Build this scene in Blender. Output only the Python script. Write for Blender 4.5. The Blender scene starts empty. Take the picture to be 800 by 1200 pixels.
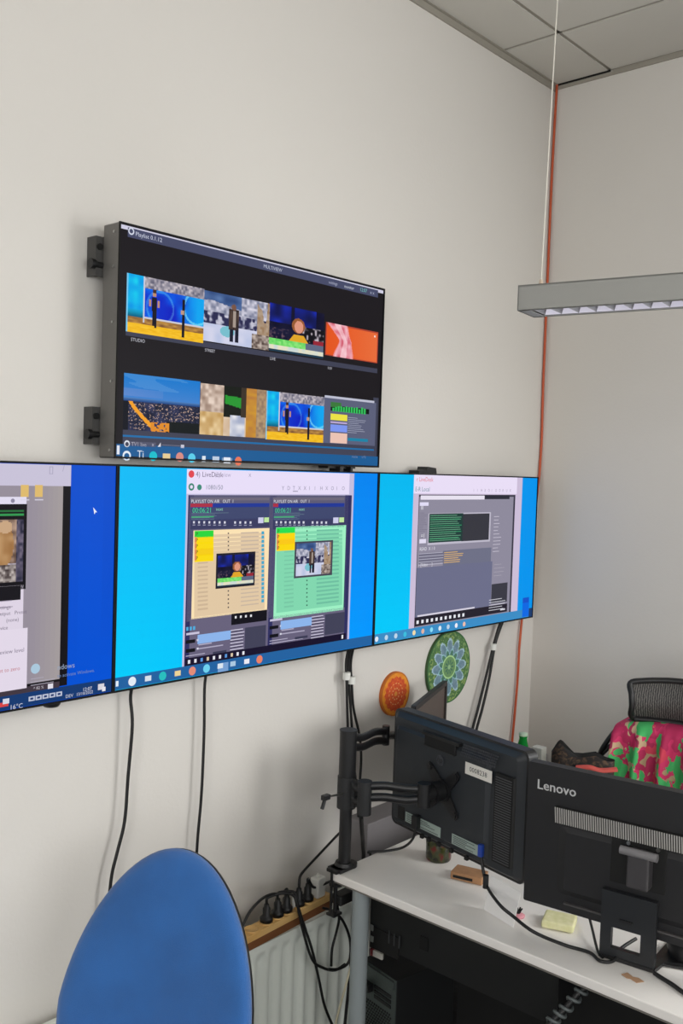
import bpy, math, random
import numpy as np
random.seed(7)
rng = np.random.RandomState(3)
PI = math.pi
scene = bpy.context.scene
COL = scene.collection

# ------------------------------------------------------------------ camera (solved from the room's vanishing lines)
CAM = np.array([-3.60, -2.095, 1.94]); YAW, PIT, ROL, F = 0.8411, -0.0447, 0.0326, 1118.25
def cam_axes():
    cy, sy = math.cos(YAW), math.sin(YAW)
    f = np.array([sy*math.cos(PIT), cy*math.cos(PIT), math.sin(PIT)])
    r = np.array([cy, -sy, 0.0]); u = np.cross(r, f)
    c, s = math.cos(ROL), math.sin(ROL)
    return f, c*r+s*u, -s*r+c*u
CF, CR, CU = cam_axes()
def ray(x, y): return CF + CR*(x-400)/F + CU*(600-y)/F
def on(x, y, ax, v):
    d = ray(x, y); i = 'xyz'.index(ax); return CAM + d*((v-CAM[i])/d[i])
def at(x, y, depth): return CAM + ray(x, y)*depth

# ------------------------------------------------------------------ materials
def lin(c):
    o = []
    for v in c[:3]:
        v = v/255.0
        o.append(v/12.92 if v <= .04045 else ((v+.055)/1.055)**2.4)
    return (o[0], o[1], o[2], 1.0)
MATS = {}
def mat(name, rgb, rough=.5, metal=0.0, bump=0.0, bscale=200.0, vary=0.0, vscale=6.0, spec=.5, coat=0.0, sheen=0.0):
    if name in MATS: return MATS[name]
    m = bpy.data.materials.new(name); m.use_nodes = True
    nt = m.node_tree; b = nt.nodes['Principled BSDF']
    b.inputs['Base Color'].default_value = lin(rgb)
    b.inputs['Roughness'].default_value = rough; b.inputs['Metallic'].default_value = metal
    b.inputs['Specular IOR Level'].default_value = spec
    b.inputs['Coat Weight'].default_value = coat; b.inputs['Sheen Weight'].default_value = sheen
    tc = nt.nodes.new('ShaderNodeTexCoord')
    if bump > 0:
        n = nt.nodes.new('ShaderNodeTexNoise'); n.inputs['Scale'].default_value = bscale; n.inputs['Detail'].default_value = 4
        bp = nt.nodes.new('ShaderNodeBump'); bp.inputs['Strength'].default_value = bump; bp.inputs['Distance'].default_value = .002
        nt.links.new(tc.outputs['Object'], n.inputs['Vector']); nt.links.new(n.outputs['Fac'], bp.inputs['Height'])
        nt.links.new(bp.outputs['Normal'], b.inputs['Normal'])
    if vary > 0:
        n = nt.nodes.new('ShaderNodeTexNoise'); n.inputs['Scale'].default_value = vscale; n.inputs['Detail'].default_value = 5
        r = nt.nodes.new('ShaderNodeValToRGB'); c = lin(rgb)
        r.color_ramp.elements[0].position = .3; r.color_ramp.elements[1].position = .7
        r.color_ramp.elements[0].color = tuple(min(1, v*(1-vary)) for v in c[:3])+(1,)
        r.color_ramp.elements[1].color = tuple(min(1, v*(1+vary)) for v in c[:3])+(1,)
        nt.links.new(tc.outputs['Object'], n.inputs['Vector']); nt.links.new(n.outputs['Fac'], r.inputs['Fac'])
        nt.links.new(r.outputs['Color'], b.inputs['Base Color'])
    MATS[name] = m; return m
def emis_attr(name, strength=1.0):
    m = bpy.data.materials.new(name); m.use_nodes = True; nt = m.node_tree; b = nt.nodes['Principled BSDF']
    a = nt.nodes.new('ShaderNodeAttribute'); a.attribute_name = 'Col'
    b.inputs['Base Color'].default_value = (.001, .001, .0012, 1); b.inputs['Roughness'].default_value = .35
    b.inputs['Specular IOR Level'].default_value = .03
    nt.links.new(a.outputs['Color'], b.inputs['Emission Color']); b.inputs['Emission Strength'].default_value = strength
    return m
def attr_mat(name, rough=.7):
    m = bpy.data.materials.new(name); m.use_nodes = True; nt = m.node_tree; b = nt.nodes['Principled BSDF']
    a = nt.nodes.new('ShaderNodeAttribute'); a.attribute_name = 'Col'
    b.inputs['Roughness'].default_value = rough
    nt.links.new(a.outputs['Color'], b.inputs['Base Color']); return m
def ramp_mat(name, stops, scale, rough=.7, dist=0.0, tex='noise', stretch=(1, 1, 1), bump=0.0):
    m = bpy.data.materials.new(name); m.use_nodes = True; nt = m.node_tree; b = nt.nodes['Principled BSDF']
    b.inputs['Roughness'].default_value = rough
    tc = nt.nodes.new('ShaderNodeTexCoord'); mp = nt.nodes.new('ShaderNodeMapping'); mp.inputs['Scale'].default_value = stretch
    nt.links.new(tc.outputs['Object'], mp.inputs['Vector'])
    n = nt.nodes.new('ShaderNodeTexNoise'); n.inputs['Scale'].default_value = scale; n.inputs['Detail'].default_value = 2.0
    n.inputs['Distortion'].default_value = dist
    nt.links.new(mp.outputs['Vector'], n.inputs['Vector'])
    r = nt.nodes.new('ShaderNodeValToRGB'); r.color_ramp.interpolation = 'CONSTANT' if tex == 'const' else 'LINEAR'
    el = r.color_ramp.elements
    el[0].position = stops[0][0]; el[0].color = lin(stops[0][1]); el[1].position = stops[1][0]; el[1].color = lin(stops[1][1])
    for p, c in stops[2:]:
        e = el.new(p); e.color = lin(c)
    nt.links.new(n.outputs['Fac'], r.inputs['Fac']); nt.links.new(r.outputs['Color'], b.inputs['Base Color'])
    if bump > 0:
        bp = nt.nodes.new('ShaderNodeBump'); bp.inputs['Strength'].default_value = bump; bp.inputs['Distance'].default_value = .002
        nt.links.new(n.outputs['Fac'], bp.inputs['Height']); nt.links.new(bp.outputs['Normal'], b.inputs['Normal'])
    return m

M_WALL = mat('wall_paint', (219, 215, 209), .88, bump=.25, bscale=90, vary=.012, vscale=1.5)
M_CEIL = mat('ceiling_tile', (206, 203, 195), .95, bump=.4, bscale=260)
M_GRID = mat('ceiling_grid_paint', (158, 153, 142), .6)
M_GAP = mat('dark_gap', (20, 19, 18), .9)
M_FLOOR = mat('dark_carpet', (38, 38, 40), .95, bump=.8, bscale=300, vary=.2, vscale=60)
M_BLACK = mat('black_plastic', (22, 22, 24), .42, bump=.15, bscale=700)
M_BLACKM = mat('matt_black_plastic', (30, 31, 33), .6, bump=.3, bscale=900)
M_BEZEL = mat('display_bezel', (8, 8, 10), .6, spec=.2)
M_HOUSE = mat('grey_display_housing', (112, 110, 107), .45, metal=.3, bump=.2, bscale=500)
M_BRKT = mat('mount_bracket', (84, 83, 82), .5, metal=.4)
M_STEEL = mat('bright_steel', (190, 190, 188), .3, metal=1.0)
M_CABLE = mat('black_cable', (16, 16, 17), .5)
M_WTIE = mat('white_tie', (225, 225, 220), .5)
M_DESK = mat('white_laminate', (236, 232, 227), .38, vary=.01, vscale=3)
M_EDGE = mat('grey_edge_band', (120, 116, 110), .6)
M_LEG = mat('grey_leg_paint', (148, 156, 158), .4, metal=.1)
M_RAD = mat('radiator_enamel', (226, 230, 222), .35)
M_WOOD = ramp_mat('pine_wood', [(.3, (206, 158, 90)), (.7, (222, 182, 118))], 18, .5, 1.5, stretch=(.15, 1, 1), bump=.1)
M_WOODE = mat('wood_edge', (118, 72, 38), .6)
M_ALU = mat('aluminium_housing', (160, 160, 156), .45, metal=.25)
M_ORANGE = mat('orange_cable', (196, 84, 44), .5)
M_DARK = mat('dark_void', (12, 12, 12), .8)
M_PC = mat('pc_case_black', (22, 23, 24), .55)
M_PCS = mat('pc_case_steel', (98, 106, 104), .4, metal=.6)
M_WPL = mat('white_plastic', (228, 228, 222), .4)
M_GLASSG = None

# ------------------------------------------------------------------ mesh builder
class MB:
    def __init__(s): s.v = []; s.f = []; s.m = []; s.sm = []; s.c = []
    def add(s, vs, fs, m=0, smooth=False, col=None):
        o = len(s.v); s.v += [tuple(map(float, p)) for p in vs]
        for f in fs:
            s.f.append(tuple(i+o for i in f)); s.m.append(m); s.sm.append(smooth); s.c.append(col)
        return s
    def box(s, a, b, m=0, col=None):
        x0, x1 = sorted((a[0], b[0])); y0, y1 = sorted((a[1], b[1])); z0, z1 = sorted((a[2], b[2]))
        v = [(x0,y0,z0),(x1,y0,z0),(x1,y1,z0),(x0,y1,z0),(x0,y0,z1),(x1,y0,z1),(x1,y1,z1),(x0,y1,z1)]
        return s.add(v, [(0,3,2,1),(4,5,6,7),(0,1,5,4),(1,2,6,5),(2,3,7,6),(3,0,4,7)], m, False, col)
    def cyl(s, p0, p1, r0, r1=None, n=20, m=0, caps=True, smooth=True):
        r1 = r0 if r1 is None else r1
        p0 = np.array(p0, float); p1 = np.array(p1, float); d = p1-p0; d = d/np.linalg.norm(d)
        a = np.cross(d, (0,0,1) if abs(d[2]) < .9 else (1,0,0)); a /= np.linalg.norm(a); b = np.cross(d, a)
        vs = []
        for p, r in ((p0, r0), (p1, r1)):
            for k in range(n):
                t = 2*PI*k/n; vs.append(p + r*(math.cos(t)*a+math.sin(t)*b))
        s.add(vs, [(k, (k+1) % n, n+(k+1) % n, n+k) for k in range(n)], m, smooth)
        if caps:
            s.add(vs[:n], [tuple(reversed(range(n)))], m); s.add(vs[n:], [tuple(range(n))], m)
        return s
    def lathe(s, prof, n=28, m=0, c=(0,0,0)):
        vs = []
        for r, z in prof:
            for k in range(n):
                t = 2*PI*k/n; vs.append((c[0]+r*math.cos(t), c[1]+r*math.sin(t), c[2]+z))
        fs = []
        for i in range(len(prof)-1):
            for k in range(n):
                fs.append((i*n+k, i*n+(k+1) % n, (i+1)*n+(k+1) % n, (i+1)*n+k))
        return s.add(vs, fs, m, True)
    def tube(s, pts, r, n=8, m=0, sub=6, flat=None):
        P = spline(pts, sub) if sub > 1 else [np.array(p, float) for p in pts]
        rings = []; a = None
        for i, p in enumerate(P):
            d = P[min(i+1, len(P)-1)]-P[max(i-1, 0)]; d = d/(np.linalg.norm(d)+1e-12)
            if a is None: a = np.cross(d, (0,0,1) if abs(d[2]) < .9 else (1,0,0))
            a = a-d*np.dot(a, d); a /= (np.linalg.norm(a)+1e-12); b = np.cross(d, a)
            rr = r if np.isscalar(r) else r[0]+(r[1]-r[0])*i/(len(P)-1)
            rb = rr if flat is None else rr*flat
            rings.append([p+rr*math.cos(2*PI*k/n)*a+rb*math.sin(2*PI*k/n)*b for k in range(n)])
        vs = [q for R_ in rings for q in R_]; L = len(rings)
        fs = [(i*n+k, i*n+(k+1) % n, (i+1)*n+(k+1) % n, (i+1)*n+k) for i in range(L-1) for k in range(n)]
        s.add(vs, fs, m, True); s.add(vs[:n], [tuple(reversed(range(n)))], m); s.add(vs[-n:], [tuple(range(n))], m)
        return s
    def prism(s, poly, e0, e1, m=0, axis='y', smooth=False):
        n = len(poly)
        def mk(p, e): return {'y': (p[0], e, p[1]), 'x': (e, p[0], p[1]), 'z': (p[0], p[1], e)}[axis]
        vs = [mk(p, e0) for p in poly]+[mk(p, e1) for p in poly]
        s.add(vs, [(k, (k+1) % n, n+(k+1) % n, n+k) for k in range(n)], m, smooth)
        s.add(vs[:n], [tuple(reversed(range(n)))], m); s.add(vs[n:], [tuple(range(n))], m)
        return s
    def grid(s, fn, nu, nv, m=0, smooth=True, colf=None, closeu=False):
        vs = [fn(i/nu, j/nv) for j in range(nv+1) for i in range(nu+1)]
        for j in range(nv):
            for i in range(nu):
                pass
        o = len(s.v); s.v += [tuple(map(float, p)) for p in vs]
        for j in range(nv):
            for i in range(nu):
                a = o+j*(nu+1)+i
                s.f.append((a, a+1, a+nu+2, a+nu+1)); s.m.append(m); s.sm.append(smooth)
                s.c.append(colf((i+.5)/nu, (j+.5)/nv) if colf else None)
        return s
    def build(s, name, mats, parent=None, origin=None, bevel=0.0, seg=2, subsurf=0, keep=False):
        if not isinstance(mats, (list, tuple)): mats = [mats]
        V = np.array(s.v)
        if parent is None and not keep:
            if origin is None:
                lo, hi = V.min(0), V.max(0); origin = ((lo[0]+hi[0])/2, (lo[1]+hi[1])/2, lo[2])
            V = V-np.array(origin)
        me = bpy.data.meshes.new(name); me.from_pydata(V.tolist(), [], s.f)
        for mt in mats: me.materials.append(mt)
        me.polygons.foreach_set('material_index', s.m); me.polygons.foreach_set('use_smooth', s.sm)
        if any(c is not None for c in s.c):
            at_ = me.attributes.new('Col', 'FLOAT_COLOR', 'CORNER'); buf = []
            for f, c in zip(s.f, s.c):
                l = list(lin(c)) if c is not None else [0, 0, 0, 1]
                buf += l*len(f)
            at_.data.foreach_set('color', buf)
        me.update()
        o = bpy.data.objects.new(name, me); COL.objects.link(o)
        if parent is not None: o.parent = parent
        elif not keep: o.location = origin
        if bevel > 0:
            b = o.modifiers.new('bevel', 'BEVEL'); b.width = bevel; b.segments = seg; b.limit_method = 'ANGLE'; b.angle_limit = math.radians(40)
            b.harden_normals = False
        if subsurf:
            q = o.modifiers.new('sub', 'SUBSURF'); q.levels = subsurf; q.render_levels = subsurf
        return o
def spline(pts, sub=6):
    P = [np.array(p, float) for p in pts]
    if len(P) < 3: sub = 1
    out = []
    for i in range(len(P)-1):
        p0 = P[max(i-1, 0)]; p1 = P[i]; p2 = P[i+1]; p3 = P[min(i+2, len(P)-1)]
        for k in range(sub):
            t = k/sub
            out.append(.5*((2*p1)+(-p0+p2)*t+(2*p0-5*p1+4*p2-p3)*t*t+(-p0+3*p1-3*p2+p3)*t**3))
    out.append(P[-1]); return out
def rrect(x0, z0, x1, z1, r, n=5):
    out = []
    for cx, cz, a0 in ((x1-r, z1-r, 0), (x0+r, z1-r, 90), (x0+r, z0+r, 180), (x1-r, z0+r, 270)):
        for k in range(n+1):
            t = math.radians(a0+90*k/n); out.append((cx+r*math.cos(t), cz+r*math.sin(t)))
    return out
def thing(name, label, cat, loc=(0,0,0), rotz=0.0, group=None):
    o = bpy.data.objects.new(name, None); COL.objects.link(o); o.empty_display_size = .05
    o.location = tuple(map(float, loc)); o.rotation_euler = (0, 0, rotz); tag(o, label, cat, group); return o
def tag(o, label, cat, group=None):
    o['label'] = label; o['category'] = cat
    if group: o['group'] = group
    return o
def struct(o): o['kind'] = 'structure'; return o
def text_geo(txt, size, align='LEFT'):
    cu = bpy.data.curves.new('tmp_text', 'FONT'); cu.body = txt; cu.size = size; cu.align_x = align; cu.resolution_u = 2
    o = bpy.data.objects.new('tmp_text', cu); COL.objects.link(o)
    dg = bpy.context.evaluated_depsgraph_get(); dg.update()
    me = o.evaluated_get(dg).to_mesh()
    vs = [tuple(v.co) for v in me.vertices]; fs = [tuple(p.vertices) for p in me.polygons]
    o.evaluated_get(dg).to_mesh_clear()
    bpy.data.objects.remove(o); bpy.data.curves.remove(cu)
    return vs, fs

# ------------------------------------------------------------------ room
CZ = 3.577
XW, YW = -6.6, -5.6
struct(MB().box((XW, 0, 0), (.15, .15, CZ+.1)).build('wall_left', M_WALL))
WY0, WY1, WZ0, WZ1 = -4.6, -1.9, .85, 2.75   # window in the right wall, out of frame
w = MB()
w.box((0, WY1, 0), (.15, 0, CZ+.1)); w.box((0, YW, 0), (.15, WY0, CZ+.1))
w.box((0, WY0, 0), (.15, WY1, WZ0)); w.box((0, WY0, WZ1), (.15, WY1, CZ+.1))
struct(w.build('wall_right', M_WALL))
BX0, BX1 = -5.6, -1.4
w = MB()
w.box((XW, YW-.15, 0), (BX0, YW, CZ+.1)); w.box((BX1, YW-.15, 0), (.15, YW, CZ+.1))
w.box((BX0, YW-.15, 0), (BX1, YW, .9)); w.box((BX0, YW-.15, 2.8), (BX1, YW, CZ+.1))
struct(w.build('wall_back', M_WALL))
w = MB(); w.box((XW-.15, YW-.15, 0), (XW, -4.6, CZ+.1)); w.box((XW-.15, -1.6, 0), (XW, .15, CZ+.1)); w.box((XW-.15, -4.6, 0), (XW, -1.6, .9)); w.box((XW-.15, -4.6, 2.7), (XW, -1.6, CZ+.1))  # wall with an opening for the added fill window
struct(w.build('wall_front', M_WALL))
struct(MB().box((XW-.15, YW-.15, -.1), (.15, .15, 0)).build('floor', M_FLOOR))
# ceiling: tiles between the grid bars
GX = [-.42-.6*k for k in range(11)]; GY = [-.25-.6*k for k in range(10)]
bx = [0]+[g for g in GX if g > XW]+[XW]; by = [0]+[g for g in GY if g > YW]+[YW]
cl = MB().box((XW-.15, YW-.15, CZ+.012), (.15, .15, CZ+.1))
for i in range(len(bx)-1):
    for j in range(len(by)-1):
        x1, x0 = bx[i]-.009, bx[i+1]+.009; y1, y0 = by[j]-.009, by[j+1]+.009
        if x1-x0 < .02 or y1-y0 < .02: continue
        if i == 0: x1 -= .004
        cl.box((x0, y0, CZ-.003), (x1, y1, CZ+.012))
struct(cl.build('ceiling', M_CEIL))
g = MB()
for x in bx[1:-1]: g.box((x-.009, YW, CZ+.002), (x+.009, 0, CZ+.012))
for y in by[1:-1]: g.box((XW, y-.009, CZ+.002), (0, y+.009, CZ+.012))
struct(g.build('trim_1', M_GRID))
g = MB()                                       # wall angle with a shadow line under the tiles
g.box((XW, -.018, CZ-.006), (0, 0, CZ)); g.box((XW, -.008, CZ-.028), (0, 0, CZ-.006))
g.box((-.008, YW, CZ-.022), (0, -.26, CZ)); g.box((-.008, -.26, CZ-.022), (0, 0, CZ-.008))
struct(g.build('trim_2', M_GRID))
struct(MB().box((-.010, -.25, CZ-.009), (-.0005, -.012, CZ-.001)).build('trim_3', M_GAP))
M_SKY = bpy.data.materials.new('window_daylight'); M_SKY.use_nodes = True
_b = M_SKY.node_tree.nodes['Principled BSDF']; _b.inputs['Base Color'].default_value = (.8, .85, .9, 1)
_b.inputs['Emission Color'].default_value = (.85, .93, 1, 1); _b.inputs['Emission Strength'].default_value = .6
def window(name, horizontal_x, a0, a1, z0, z1, plane):
    w = MB(); p = MB(); t = .06
    def bb(m, u0, u1, v0, v1, d0, d1):
        if horizontal_x: m.box((u0, plane-d1, v0), (u1, plane-d0, v1))
        else: m.box((plane+d0, u0, v0), (plane+d1, u1, v1))
    bb(w, a0, a1, z0, z0+t, .03, .1); bb(w, a0, a1, z1-t, z1, .03, .1)
    mid = (a0+a1)/2
    for u in (a0, a1-t, mid-t/2): bb(w, u, u+t, z0, z1, .03, .1)
    bb(p, a0, a1, z0, z1, .06, .075)
    f = struct(w.build(name, M_WPL)); q = p.build('window_pane', M_SKY); q.parent = f; q.location = tuple(q.location[i]-f.location[i] for i in range(3))
window('window_1', False, WY0, WY1, WZ0, WZ1, 0)
window('window_2', True, BX0, BX1, .9, 2.8, YW)
window('added_fill_window', False, -4.6, -1.6, .9, 2.7, XW-.15)  # out of view, added only to dress the fill light on this side

# ------------------------------------------------------------------ screens
def homog(px, dst):
    A = []; b = []
    for (x, y), (u, v) in zip(px, dst):
        A.append([x, y, 1, 0, 0, 0, -u*x, -u*y]); b.append(u); A.append([0, 0, 0, x, y, 1, -v*x, -v*y]); b.append(v)  # added fill from the unseen side, brightens the right wall
    h = np.linalg.solve(np.array(A, float), np.array(b, float))
    def f(x, y):
        w_ = h[6]*x+h[7]*y+1; return (h[0]*x+h[1]*y+h[2])/w_, (h[3]*x+h[4]*y+h[5])/w_
    return f
DW, DH = 1.021, .5775
class Paint:
    """flat coloured picture of a screen: every element a small face in the panel's own plane"""
    def __init__(s, corners):
        s.m = MB(); s.h = homog(corners, [(0, DH), (DW, DH), (DW, 0), (0, 0)])
    def uv(s, x, y):
        u, v = s.h(x, y); return min(max(u, .004), DW-.004), min(max(v, .004), DH-.004)
    def R(s, x0, y0, x1, y1, c, L=1):
        a = s.uv(x0, y0); b = s.uv(x1, y1); s.ruv(a[0], b[1], b[0], a[1], c, L)
    def ruv(s, u0, v0, u1, v1, c, L=1):
        y = -.00012*L
        s.m.add([(u0, y, v0), (u1, y, v0), (u1, y, v1), (u0, y, v1)], [(0, 1, 2, 3)], 0, False, c)
    def pic(s, x0, y0, x1, y1, fn, nu=112, nv=66, L=3):
        a = s.uv(x0, y0); b = s.uv(x1, y1); y = -.00012*L
        s.m.grid(lambda i, j: (a[0]+(b[0]-a[0])*i, y, b[1]+(a[1]-b[1])*j), nu, nv, 0, False, fn)
    def grad(s, u0, v0, u1, v1, fn, nu, nv, L=1):
        y = -.00012*L
        s.m.grid(lambda i, j: (u0+(u1-u0)*i, y, v0+(v1-v0)*j), nu, nv, 0, False, fn)
    def T(s, x, y, txt, h, c, L=5):
        u, v = s.uv(x, y); vs, fs = text_geo(txt, h); yy = -.00012*L
        s.m.add([(u+p[0], yy, v+p[1]) for p in vs], fs, 0, False, c)
    def disc(s, x, y, r, c, L=5, n=16):
        u, v = s.uv(x, y); yy = -.00012*L
        s.m.add([(u+r*math.cos(2*PI*k/n), yy, v+r*math.sin(2*PI*k/n)) for k in range(n)], [tuple(range(n))], 0, False, c)
    def lines(s, x0, y0, x1, y1, n, c, L=4, frac=.35, w=(.4, 1.0), seed=1):
        a = s.uv(x0, y0); b = s.uv(x1, y1); rd = random.Random(seed); st = (a[1]-b[1])/n
        for k in range(n):
            vv = a[1]-st*(k+.5); ww = (b[0]-a[0])*rd.uniform(*w)
            s.ruv(a[0], vv-st*frac/2, a[0]+ww, vv+st*frac/2, c, L)
def mix(a, b, t): t = min(max(t, 0), 1); return tuple(a[i]*(1-t)+b[i]*t for i in range(3))
def nz(x, y, s=0):
    v = math.sin(x*127.1+y*311.7+s*17.3)*43758.5453; return v-math.floor(v)
def sm(x, y, s=0):
    xi, yi = math.floor(x), math.floor(y); fx, fy = x-xi, y-yi
    fx = fx*fx*(3-2*fx); fy = fy*fy*(3-2*fy)
    return (nz(xi, yi, s)*(1-fx)+nz(xi+1, yi, s)*fx)*(1-fy)+(nz(xi, yi+1, s)*(1-fx)+nz(xi+1, yi+1, s)*fx)*fy
def studio(u, v):
    if v < .16: c = mix((235, 175, 20), (250, 200, 50), sm(u*20, v*60))
    elif v < .27: c = mix((120, 80, 50), (200, 150, 70), sm(u*18, v*40, 3))
    elif u < .22:
        c = mix((0, 150, 230), (20, 210, 240), sm(u*18, v*9, 1))
        if v < .42: c = mix((0, 90, 120), c, (v-.27)/.15)
    elif v > .80: c = mix((90, 90, 110), (210, 200, 205), sm(u*40, v*25, 5))
    elif v > .30:
        c = mix((10, 30, 190), (0, 110, 240), sm(u*7, v*6, 7)); t = (u-.62)/.3
        c = mix(c, (10, 165, 240), t)
        for cx, cy, r in ((.9, .6, .17), (.42, .5, .17)):
            d = abs(math.hypot(u-cx, (v-cy)*.6)-r)
            if d < .012: c = mix(c, (150, 235, 250), .6 if cx > .8 else .3)
    else: c = (205, 205, 215)
    if .205 < u < .225 and v > .2: c = (200, 205, 220)
    if u < .02: c = (120, 200, 240)
    if abs(u-.345) < .033 and .42 < v < .66 or (abs(u-.335) < .012 and .16 < v < .45) or (abs(u-.36) < .012 and .14 < v < .45): c = (25, 22, 35)
    if abs(u-.34) < .022 and .68 < v < .80: c = (190, 140, 110) if v < .75 else (70, 45, 35)
    if .5 < v < .62 and abs(abs(u-.345)-.055) < .012: c = (190, 140, 115)
    if abs(u-.725) < .02 and .05 < v < .72: c = (22, 22, 35)
    if abs(u-.71) < .022 and .45 < v < .53: c = (190, 150, 130)
    return c
def street(u, v):
    c = mix((110, 115, 140), (225, 222, 235), sm(u*26, v*20, 2))
    if v < .36: c = mix((185, 195, 225), (215, 215, 235), sm(u*9, v*8, 4))
    if v < .36 and (u-.35)**2+(v-.25)**2 < .012: c = (120, 190, 205)
    if .36 < v < .60: c = mix(c, (45, 45, 80), (sm(u*32, v*14, 6)-.32)*3.5)
    if v > .84-.25*abs(u-.1) and u < .55: c = mix((45, 70, 120), (90, 120, 170), sm(u*9, v*9, 1))
    if u > .8 and v > .25 and sm(u*14, v*3, 9) > .35: c = mix((150, 120, 90), (180, 160, 140), sm(u*30, v*20))
    if u > .72 and v < .3: c = mix((70, 55, 50), (200, 185, 175), sm(u*30, v*24, 3))
    if abs(u-.44) < .075 and .3 < v < .72: c = mix((28, 24, 30), (90, 70, 60), sm(u*50, v*5))
    if abs(u-.45) < .022 and .36 < v < .7: c = (165, 150, 140)
    if (abs(u-.41) < .026 or abs(u-.49) < .026) and .06 < v < .32: c = (28, 30, 48)
    if (u-.44)**2+((v-.77)*.62)**2 < .0014: c = (120, 85, 70)
    return c
def presenter(u, v):
    c = mix((12, 12, 40), (30, 30, 60), sm(u*8, v*7, 1))
    if v > .62 and (u < .38 or .45 < u < .85): c = mix((15, 20, 70), (25, 45, 190), sm(u*7, v*5, 2))
    if u > .6 and .3 < v < .62: c = mix((20, 18, 25), (190, 180, 190), (sm(u*26, v*16, 3)-.45)*2.4)
    if u > .8 and .25 < v < .36: c = (150, 40, 55)
    if u < .35 and .28 < v < .5: c = mix(c, (120, 90, 100), (sm(u*30, v*26, 8)-.5)*2)
    if (u-.52)**2/.012+(v-.62)**2/.022 < 1.2: c = (150, 90, 50)
    if (u-.53)**2/.006+(v-.60)**2/.016 < 1.1: c = (222, 150, 125)
    if v < .42 and abs(u-.53) < .09+(.42-v)*.6 and v > .2: c = (225, 165, 40)
    if v < .28: c = mix((90, 205, 90), (150, 235, 130), sm(u*30, v*20)) if u < .66 else (95, 105, 130)
    if v < .13: c = mix((200, 215, 215), (235, 225, 190), sm(u*16, v*8, 4))
    if v < .05: c = (30, 60, 80)
    return c
def knee(u, v):
    c = mix((228, 84, 30), (232, 110, 60), u)
    if v > .95 or v < .03 or u < .02 or u > .98: c = (180, 70, 50)
    cx = .27+.10*(1-abs(v-.5)*2); w_ = .13+.03*math.cos(v*6)
    d = (u-cx+(.5-v)*-.12)/w_
    if abs(d) < 1.15: c = (240, 150, 150)
    if abs(d) < 1.0: c = mix((200, 70, 90), (250, 205, 215), sm(u*16, v*8, 5)*.7+.3*abs(d))
    if abs(d) < .35: c = mix(c, (255, 225, 230), .6)
    if abs(u-.93) < .012 and abs(v-.85) < .03: c = (250, 230, 220)
    return c
def city(u, v):
    if v > .52:
        t = (v-.52)/.48; c = mix((70, 130, 205), (20, 120, 205), t)
        if sm(u*3+v*8, v*5, 2) > .6: c = mix(c, (90, 150, 215), .5)
        if u < .5 and .6 < v < .75: c = mix(c, (150, 150, 205), .35*(1-u))
        if v < .58: c = mix((15, 50, 110), (90, 140, 200), (v-.5)/.09)
    else:
        q = sm(u*95, v*80, 1); c = mix((20, 24, 44), (52, 56, 92), sm(u*9, v*7, 3))
        if q > .60: c = mix(c, (170, 160, 180), (q-.60)*2.2)
        if q > .80: c = mix(c, (235, 190, 150), .6)
        if v < .2 and u > .55: c = (16, 22, 24)
        p = .09+.33*((.5-v)**1.2)/.42
        if abs(u-p) < .035*(1.2-v) and v > .03: c = (240, 160, 40)
        if abs(u-.47) < .12 and v < .16 and sm(u*40, v*30, 4) > .35: c = (225, 140, 40)
        if u < .06: c = (15, 18, 30)
    return c
def alley(u, v):
    c = mix((200, 170, 140), (235, 215, 190), sm(u*14, v*10, 1))
    if u < .34:
        c = mix((150, 125, 110), (235, 215, 200), sm(u*22, v*14, 2))
        if v < .45: c = mix((190, 150, 90), (240, 215, 170), sm(u*18, v*10, 2))
    if .34 < u < .62 and v > .38: c = (22, 26, 20)
    if .36 < u < .68 and .62+.3*(.45-u) < v < .80+.1*(.5-u): c = (40, 150, 50)
    if .44 < u < .66 and v < .42: c = mix((150, 160, 190), (230, 230, 235), sm(u*12, v*10, 6))
    if .60 < u < .70 and v > .4: c = (60, 50, 40)
    if u > .68: c = mix((205, 150, 50), (180, 120, 60), sm(u*12, v*16, 5))
    if u > .84: c = mix((140, 115, 95), (190, 160, 120), sm(u*30, v*20, 5))
    return c

def taskbar_icons(p, xs, y0, slope, size=.011, cols=None):
    for k, x in enumerate(xs):
        y = y0+slope*(x-xs[0]); c = cols[k % len(cols)]
        if k % 3 == 0: p.disc(x, y, size, c, 6)
        else:
            u, v = p.uv(x, y); p.ruv(u-size*.9, v-size*.7, u+size*.9, v+size*.7, c, 6)

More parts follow.
